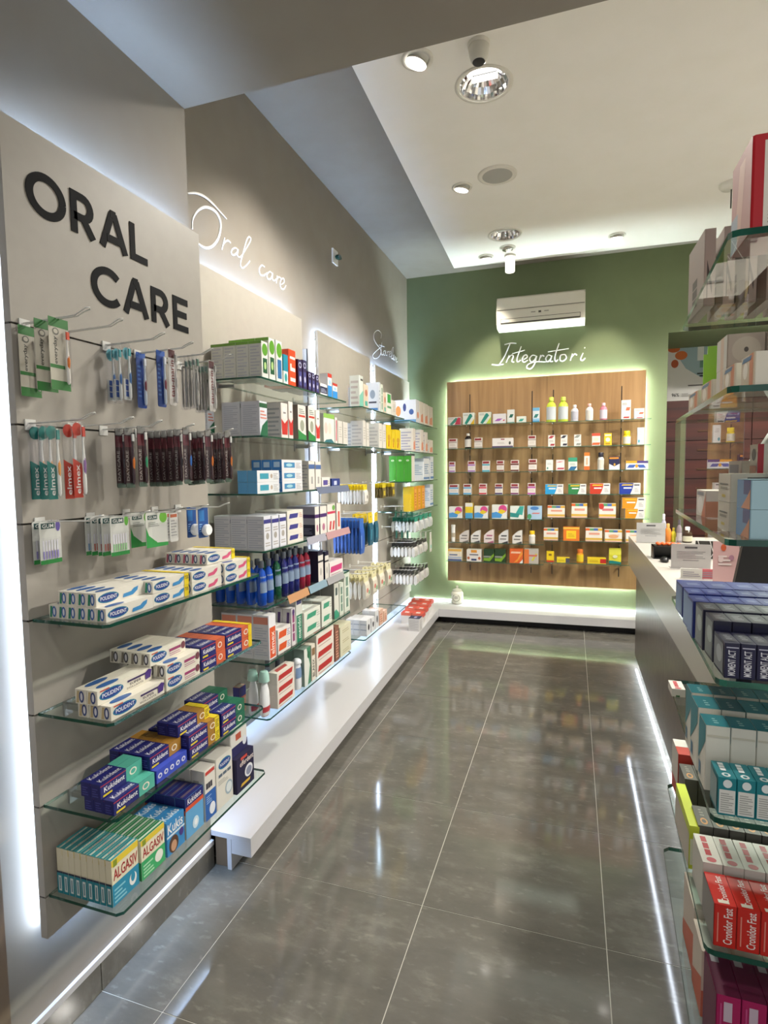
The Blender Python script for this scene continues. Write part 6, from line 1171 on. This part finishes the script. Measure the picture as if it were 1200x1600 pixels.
G('skin', '#e2dccb', [('L', 'r', 0, 0, 1, 1, '#cdbca6'), ('L', 'r', .62, 0, .9, 1, '#c98060'), ('L', 'o', .15, .3, .5, .8, '#ece4d8'), ('L', 'd', .05, .82, .7, .95, '#5a7a9a', .1), ('F', 'l', .2, .3, .3, .6, '#a89a84', 2)], 'cream box with skin-tone side')
G('disc', '#a89a8c', [('F', 'o', .12, .1, .88, .9, '#b5a898'), ('F', 'o', .44, .42, .56, .58, '#4a4038'), ('L', 'r', 0, 0, 1, 1, '#cfcac2'), ('L', 'r', .4, 0, .7, 1, '#d0b4a0')], 'taupe box with embossed disc')
G('bigred', '#b01c26', [('F', 'r', .1, .04, 1, .93, '#dfd9cc'), ('F', 'l', .14, .08, .96, .88, '#6f6a60', 22), ('L', 'r', 0, 0, 1, 1, '#c2948c'), ('L', 'd', .2, .1, .5, .9, '#d8b4a4', .2), ('L', 'r', .0, .0, .35, .4, '#a8b0b8'), ('D', 'r', 0, 0, 1, 1, '#7a1f26')], 'large red box with white text panel')
G('slim', '#b3a399', [('FB', 'w', .25, .1, .75, .6, '#4a4440', '7'), ('L', 'r', 0, 0, 1, 1, '#a89a90'), ('D', 'r', 0, 0, 1, 1, '#8f867e'), ('L', 'w', .3, .1, .6, .5, '#5a504a', '~')], 'slim upright taupe box')
def grow(k, y, x0, n, w_, d, h, key, where, nz=1, gap=.001, dz=0):
    z_ = GZ[k] + .0003 + dz
    for j in range(nz):
        for i in range(n):
            if x0 + i * (w_ + gap) + w_ > GXR - .02: break
            lv = '' if nz == 1 else (', lower' if j == 0 else ', upper')
            put(key, carton(key, w_, d, h - .0005, DESC[key][0]), (x0 + w_ / 2 + i * (w_ + gap), y + d / 2, z_ + j * h), R.uniform(-.008, .008), where + lv)
gx = lambda u, y, z_: xu(u, y, z_)
W4, W5, W6, W7, W3, W2, W1 = ('on the fourth gondola shelf', 'on the fifth gondola shelf', 'on the sixth gondola shelf', 'on the lowest gondola shelf', 'on the third gondola shelf', 'on the second gondola shelf', 'on the top gondola shelf')
# fourth shelf
grow(3, 1.012, gx(1131, 1.012, GZ[3]), 5, .0215, .07, .058, 'mom_navy', W4 + ', front row')
grow(3, 1.088, gx(1113, 1.088, GZ[3]), 6, .028, .062, .074, 'mom_dark', W4 + ', second row')
grow(3, 1.156, gx(1097, 1.156, GZ[3]), 6, .031, .066, .076, 'mom_dark', W4 + ', third row')
grow(3, 1.236, gx(1082, 1.236, GZ[3]), 7, .029, .06, .074, 'mom_blue', W4 + ', fourth row')
grow(3, 1.302, gx(1075, 1.302, GZ[3]), 7, .030, .06, .076, 'mom_blue', W4 + ', fifth row')
grow(3, 1.40, gx(1066, 1.40, GZ[3]), 5, .05, .09, .07, 'mom_blue', W4 + ', last row', 1)
# fifth shelf
grow(4, 1.012, gx(1121, 1.012, GZ[4]), 5, .026, .055, .064, 'teal_s', W5 + ', front row')
grow(4, 1.085, gx(1100, 1.085, GZ[4]), 5, .038, .05, .118, 'teal_w', W5 + ', second row')
grow(4, 1.152, gx(1088, 1.152, GZ[4]), 6, .038, .06, .122, 'teal_w', W5 + ', third row')
grow(4, 1.226, gx(1078, 1.226, GZ[4]), 6, .038, .05, .122, 'teal_w', W5 + ', fourth row')
grow(4, 1.52, gx(1047, 1.52, GZ[4]) + .004, 1, .03, .06, .02, 'gray_red', W5 + ', far end')
# sixth shelf
grow(5, 1.012, gx(1114, 1.012, GZ[5]), 5, .033, .078, .074, 'cron', W6 + ', front row')
grow(5, 1.10, gx(1096, 1.10, GZ[5]), 6, .032, .085, .085, 'gray_red', W6 + ', second row')
grow(5, 1.20, gx(1076, 1.20, GZ[5]) - .0, 1, .018, .16, .09, 'lime', W6)
grow(5, 1.20, gx(1084, 1.20, GZ[5]) + .006, 6, .026, .07, .094, 'dark_ring', W6 + ', third row')
grow(5, 1.365, gx(1068, 1.365, GZ[5]), 7, .026, .07, .1, 'dark_ring', W6 + ', fourth row')
grow(5, 1.45, gx(1058, 1.45, GZ[5]), 6, .03, .08, .115, 'red_w', W6 + ', last row')
# lowest shelf
grow(6, 1.01, gx(1116, 1.01, GZ[6]), 5, .036, .09, .145, 'magenta', W7 + ', front row')
grow(6, 1.115, gx(1094, 1.115, GZ[6]), 5, .05, .08, .13, 'coral', W7 + ', second row')
grow(6, 1.21, gx(1082, 1.21, GZ[6]), 5, .05, .11, .14, 'coral', W7 + ', third row')
# third shelf
grow(2, 1.012, gx(1171, 1.012, GZ[2]), 3, .075, .075, .046, 'ital', W3, 2)
grow(2, 1.12, gx(1139, 1.12, GZ[2]), 2, .085, .085, .0505, 'beige', W3, 2)
grow(2, 1.225, gx(1180, 1.225, GZ[2]), 3, .045, .05, .155, 'redside', W3)
grow(2, 1.30, gx(1156, 1.30, GZ[2]), 1, .045, .1, .125, 'foot', W3 + ', behind the beige boxes')
grow(2, 1.42, gx(1102, 1.42, GZ[2]), 1, .07, .1, .06, 'foot', W3 + ', far end')
# second shelf
grow(1, 1.012, gx(1178, 1.012, GZ[1]), 3, .09, .07, .052, 'skin', W2 + ', front row')
grow(1, 1.10, gx(1148, 1.10, GZ[1]), 3, .055, .075, .05, 'skin', W2 + ', second row')
grow(1, 1.19, gx(1134, 1.19, GZ[1]), 3, .06, .075, .058, 'disc', W2, 2)
grow(1, 1.285, gx(1112, 1.285, GZ[1]), 3, .06, .10, .05, 'skin', W2 + ', third row')
grow(1, 1.41, gx(1090, 1.41, GZ[1]), 4, .06, .1, .045, 'skin', W2 + ', last row')
tag(MB().prism([(gx(1098, 1.40, 1.7), 1.395), (gx(1135, 1.40, 1.7), 1.395), (gx(1135, 1.40, 1.7), 1.399), (gx(1098, 1.40, 1.7), 1.399)], GZ[1] + .0003, GZ[1] + .118, mat('#8cc43a')).prism([(gx(1104, 1.40, 1.7), 1.395), (gx(1130, 1.40, 1.7), 1.395), (gx(1130, 1.40, 1.7), 1.399), (gx(1104, 1.40, 1.7), 1.399)], GZ[1] + .118, GZ[1] + .135, mat('#8cc43a')).build('shelf_sign'), 'bright green cut-out sign standing on the second gondola shelf', 'sign')
# top shelf
grow(0, 1.02, gx(1172, 1.02, GZ[0]), 1, .16, .11, .142, 'bigred', W1)
for i in range(7):
    x_ = gx(1088, 1.5, GZ[0]) + .012 + i * .04
    put('slim', carton('slim', .022, .16, .165, 'medicine_box'), (x_, 1.52, GZ[0] + .0003), R.uniform(-.02, .02), W1)
# white foot-shaped model behind the boxes
def foot_model(loc):
    bm = bmesh.new(); sk = [((0, 0, .0), .030), ((0, .0, .03), .034), ((.0, .0, .075), .030), ((.012, 0, .115), .022), ((.03, 0, .155), .016), ((.045, 0, .19), .012)]
    mb = MB(); n_ = 14; vs = []
    for (c, r_) in sk:
        for k in range(n_): a = 2 * PI * k / n_; vs.append((c[0] + r_ * math.cos(a), c[1] + r_ * .8 * math.sin(a) * (1 + .15 * math.cos(3 * a)), c[2]))
    mb.add(vs, [(j * n_ + k, j * n_ + (k + 1) % n_, (j + 1) * n_ + (k + 1) % n_, (j + 1) * n_ + k) for j in range(len(sk) - 1) for k in range(n_)] + [tuple(range(n_ - 1, -1, -1)), tuple((len(sk) - 1) * n_ + k for k in range(n_))], mat('#d9d6d0', .5, kind='plaster'), True)
    b2 = MB(); b2.lathe([(.045, 0), (.045, .008), (.04, .01)], mat('#cfccc6', .4, kind='plaster'), 20)
    bm.free()
    me = mb.mesh('figure'); me.transform(Matrix.Translation((0, 0, .0102)))
    thing('display_figure', 'white curved plaster display figure on the third gondola shelf', 'figure', loc, [('figure', me), ('base', b2.mesh('base'))])
foot_model((gx(1174, 1.52, GZ[2]), 1.52, GZ[2] + .0003))

# ================================================================== things on the counter and behind it
CT = CZ + .0004
def card_stand(p0, p1, h, label, rz=None):
    w_ = (Vector((p1.x, p1.y)) - Vector((p0.x, p0.y))).length; rz = math.atan2(p1.y - p0.y, p1.x - p0.x) if rz is None else rz
    c = (p0 + p1) / 2; st = MB(); st.box(-w_ / 2, 0, 0, w_ / 2, .06, .003, ACRYL); st.box(-w_ / 2, -.003, 0, w_ / 2, 0, h, ACRYL)
    cd_ = MB(); cd_.box(-w_ / 2 + .004, .0005, .0035, w_ / 2 - .004, .0018, h - .004, mat('#dcdad6'))
    ft = ((-w_ / 2 + .004, .0004, .0035), (w_ - .008, 0, 0), (0, 0, h - .0075), (0, -1, 0))
    for i, s in enumerate([('r', .34, .82, .66, .9, '#5a5a5c'), ('l', .14, .42, .86, .74, '#9a9a9a', 5), ('r', .3, .32, .7, .36, '#9a9a9a')]): decal(cd_, ft, s, .0003 + .0001 * i)
    thing('card_stand', label, 'card stand', (c.x, c.y, CT), [('stand', st.mesh('stand')), ('card', cd_.mesh('card'))], rz)
card_stand(PZ(994, 847, CZ), PZ(1040, 850, CZ), .145, 'white text card in a clear stand near the far counter end', 0.0)
card_stand(PZ(1049, 890, CZ), PZ(1109, 890, CZ), .135, 'white text card in a clear stand behind the blue boxes', 0.0)
p = PZ(1030, 874, CZ)
tb = MB(); tb.box(-.05, -.05, 0, .09, .05, .006, M_BLACK); tb.box(-.05, .044, .006, .09, .05, .075, M_BLACK); tb.box(-.05, -.05, .006, -.044, .044, .075, M_BLACK); tb.box(.084, -.05, .006, .09, .044, .075, M_BLACK); tb.box(-.05, -.05, .069, .09, .05, .075, mat('#2a2422', .4))
thing('display_box', 'small black display box on the counter with orange sweets on top', 'box', (p.x + .02, p.y + .06, CT), [('case', tb.mesh('case'))])
ob = MB(); ob.lathe([(.004, 0), (.011, .004), (.013, .009), (.01, .015), (.003, .018)], mat('#d8622a', .4, kind='sweet'), 10); OB = ob.mesh('orange_sweet')
for i in range(9):
    o = link('orange_sweet', OB, None, (p.x - .0 + .026 * (i % 5), p.y + .035 + .03 * (i // 5), CT + .0757)); tag(o, 'small orange wrapped sweet on the black display box', 'sweet', 'orange sweets on the black box')
ms = MB(); ms.lathe([(.02, 0), (.028, .005), (.027, .015), (.018, .026), (.004, .03)], M_BLACK, 18, sx=.8, sy=1.4); mw = MB(); mw.box(-.002, -.03, .0262, .002, -.012, .0295, mat('#3a3a3c'))
p = PZ(1038, 878, CZ); thing('computer_mouse', 'black computer mouse on the white counter', 'mouse', (p.x, p.y, CT), [('shell', ms.mesh('shell')), ('wheel', mw.mesh('wheel'))])
for u, v, r_, h, b_, c_, l_, t in ((1046, 849, .022, .13, '#d8823a', '#d8a860', None, 'orange translucent bottle behind the sweets'), (1055, 849, .016, .10, '#c8c03a', '#b0a030', None, 'lime yellow bottle behind the sweets'), (1064, 850, .017, .16, '#8a7f86', '#5a545c', '#b8b0b4', 'slim grey bottle beside the amber flask'), (1077, 850, .032, .11, '#3a2a1c', '#e4e2de', '#cfcbb4', 'amber flask with white cap and cream label'), (1039, 846, .018, .19, '#b4b4c4', '#dfe2ea', '#c8b4cc', 'tall clear bottle behind the far text card')):
    p = PZ(u, v, CZ); bottle('counter_bottle', t, 'bottle', (p.x, p.y + .08, CT), [(r_ * .9, 0), (r_, h * .04), (r_, h * .6), (r_ * .7, h * .72), (r_ * .4, h * .78)], b_, [(r_ * .5, h * .782), (r_ * .5, h * .97), (r_ * .4, h)], c_, l_, (.12, .55))
# pink leaning leaflet in a holder
p = PZ(1134, 922, CZ); lf = MB(); lf.add([(-.05, 0, .004), (.05, 0, .004), (.06, .06, .2), (-.04, .06, .2), (-.05, .003, .004), (.05, .003, .004), (.06, .063, .2), (-.04, .063, .2)], [(0, 1, 2, 3), (7, 6, 5, 4), (0, 4, 5, 1), (1, 5, 6, 2), (2, 6, 7, 3), (3, 7, 4, 0)], mat('#d8b0ae'))
fr = ((-.05, -.0006, .004), (.1, 0, 0), (.01, .06, .196), (0, -.956, .29))
for i, s in enumerate([('o', .3, .8, .5, .95, '#d0603a'), ('o', .6, .6, .8, .72, '#b8889a'), ('l', .2, .5, .7, .75, '#e8d8d4', 3), ('o', .2, .55, .4, .7, '#e8d0cc')]): decal(lf, fr, s, .0005 + .0002 * i)
lb_ = MB(); lb_.box(-.055, -.005, 0, .055, .09, .0035, ACRYL); ls_ = MB(); ls_.add([(-.01, .085, .0036), (.03, .085, .0036), (.02, .0635, .19), (.0, .0635, .19)], [(0, 1, 2, 3)], ACRYL)
thing('leaflet_holder', 'pink leaflet leaning in a clear holder on the counter', 'leaflet', (p.x, p.y, CT), [('leaflet', lf.mesh('leaflet')), ('base', lb_.mesh('base')), ('strut', ls_.mesh('strut'))])
# monitor seen from behind its edge
p = PZ(1168, 938, CZ); mo = MB(); mo.add([(-.06, -.03, .03), (.30, .05, .03), (.36, .10, .32), (.0, .02, .32), (-.06, .0, .03), (.30, .08, .03), (.36, .13, .32), (.0, .05, .32)], [(0, 1, 2, 3), (7, 6, 5, 4), (0, 4, 5, 1), (1, 5, 6, 2), (2, 6, 7, 3), (3, 7, 4, 0)], M_BLACK)
mf = MB(); mf.box(.02, -.03, 0, .2, .15, .012, M_BLACK); mk = MB(); mk.box(.09, .045, .012, .14, .065, .06, M_BLACK)
thing('monitor', 'black computer monitor standing on the counter behind the gondola', 'monitor', (p.x, p.y, CT), [('screen', mo.mesh('screen')), ('foot', mf.mesh('foot')), ('neck', mk.mesh('neck'))])
cb = MB(); q = p + Vector((.02, -.10, 0)); cb.tube(smooth_path([(q.x - .05, q.y + .0, CT + .006), (q.x + .0, q.y - .01, CT + .02), (q.x + .09, q.y - .02, CT + .07), (q.x + .2, q.y - .02, CT + .09), (q.x + .32, q.y - .0, CT + .006)]), .005, mat('#27398c', .35, kind='cable'), 8)
tag(cb.build('cable'), 'blue cable looping over the counter beside the monitor', 'cable')
# low leaflets at the counter edge behind the blue boxes
for i, (u, v, c, t) in enumerate(((1080, 905, '#d8d8d4', 'small white leaflet rack behind the blue boxes'), (1108, 906, '#c86a74', 'small pink leaflet rack behind the blue boxes'))):
    p = PZ(u, v, CZ); a_ = MB(); a_.box(-.05, -.02, 0, .05, .02, .004, ACRYL); b_ = MB(); b_.box(-.045, -.004, .0045, .045, .004, .05, mat(c)); decal(b_, ((-.045, -.004, .0045), (.09, 0, 0), (0, 0, .045), (0, -1, 0)), ('l', .1, .2, .9, .8, '#9a94a4', 3), .0004)
    thing('leaflet_rack', t, 'leaflet rack', (p.x, p.y, CT), [('tray', a_.mesh('tray')), ('leaflets', b_.mesh('leaflets'))])
# clear screens standing along the serving side
SCR = thin_glass('screen_glass', (.93, .94, .93), 1, 1.6)
for ua, ub, vt, zb_, t in ((1046, 1071, 660, 0.0005, 'on the floor by the drawers'), (1106, 1162, 628, CT, 'on the middle of the counter')):
    xs = .88; ya, yb = min(PX(ua, 700, xs).y, YB - .1), PX(ub, 700, xs).y; zt_ = PX((ua + ub) / 2, vt, xs).z - zb_
    pn = MB(); pn.box(xs - .002, yb, .012, xs + .002, ya, zt_, mat('#cfd6d2', .2, kind='acrylic_edge'), SCR)
    fs = []
    for yy in (yb + .06, ya - .09): f1 = MB(); f1.box(xs - .05, yy, 0, xs + .05, yy + .03, .0118, M_STEEL); fs.append(('foot', f1.mesh('foot')))
    thing('clear_screen', 'tall clear acrylic screen standing ' + t, 'screen', (0, 0, zb_), [('pane', pn.mesh('pane'))] + fs)
# lattice rack of white wires behind the card
p = PZ(1100, 880, CZ); lw = MB()
for i in range(5):
    x_ = -.06 + .03 * i; lw.tube([(x_, 0, .004), (x_ + (.06 if i % 2 else -.03), 0, .11)], .002, M_WIRE, 5)
lw.tube([(-.1, 0, .11), (.12, 0, .11)], .002, M_WIRE, 5); lw.tube([(-.1, 0, .004), (.12, 0, .004)], .002, M_WIRE, 5)
lp = MB(); lp.box(-.1, .004, .006, .12, .01, .108, mat('#3a3836'))
thing('wire_rack', 'small dark rack with white crossed wires behind the text card', 'rack', (p.x + .08, p.y + .12, CT), [('lattice', lw.mesh('lattice')), ('back_plate', lp.mesh('back_plate'))])
# low white desk on the serving side
dk = tag(empty('service_desk', (1.6, 3.4, 0)), 'low white desk on the serving side behind the counter', 'desk')
MB().box(1.14, 2.2, .72, 1.75, 4.6, .76, M_WHITE).build('top', dk).location = (-1.6, -3.4, 0)
for x_, y_ in ((1.16, 2.22), (1.70, 2.22), (1.16, 4.54), (1.70, 4.54)): MB().box(x_, y_, .0005, x_ + .04, y_ + .04, .7195, M_STEEL).build('leg', dk).location = (-1.6, -3.4, 0)
# ------------------------------------------------------------------ look-alikes that only their place tells apart share a group
for lab, os_ in TOTAL.items():
    if len(os_) > 1:
        for o in os_: o['group'] = 'matching ' + lab
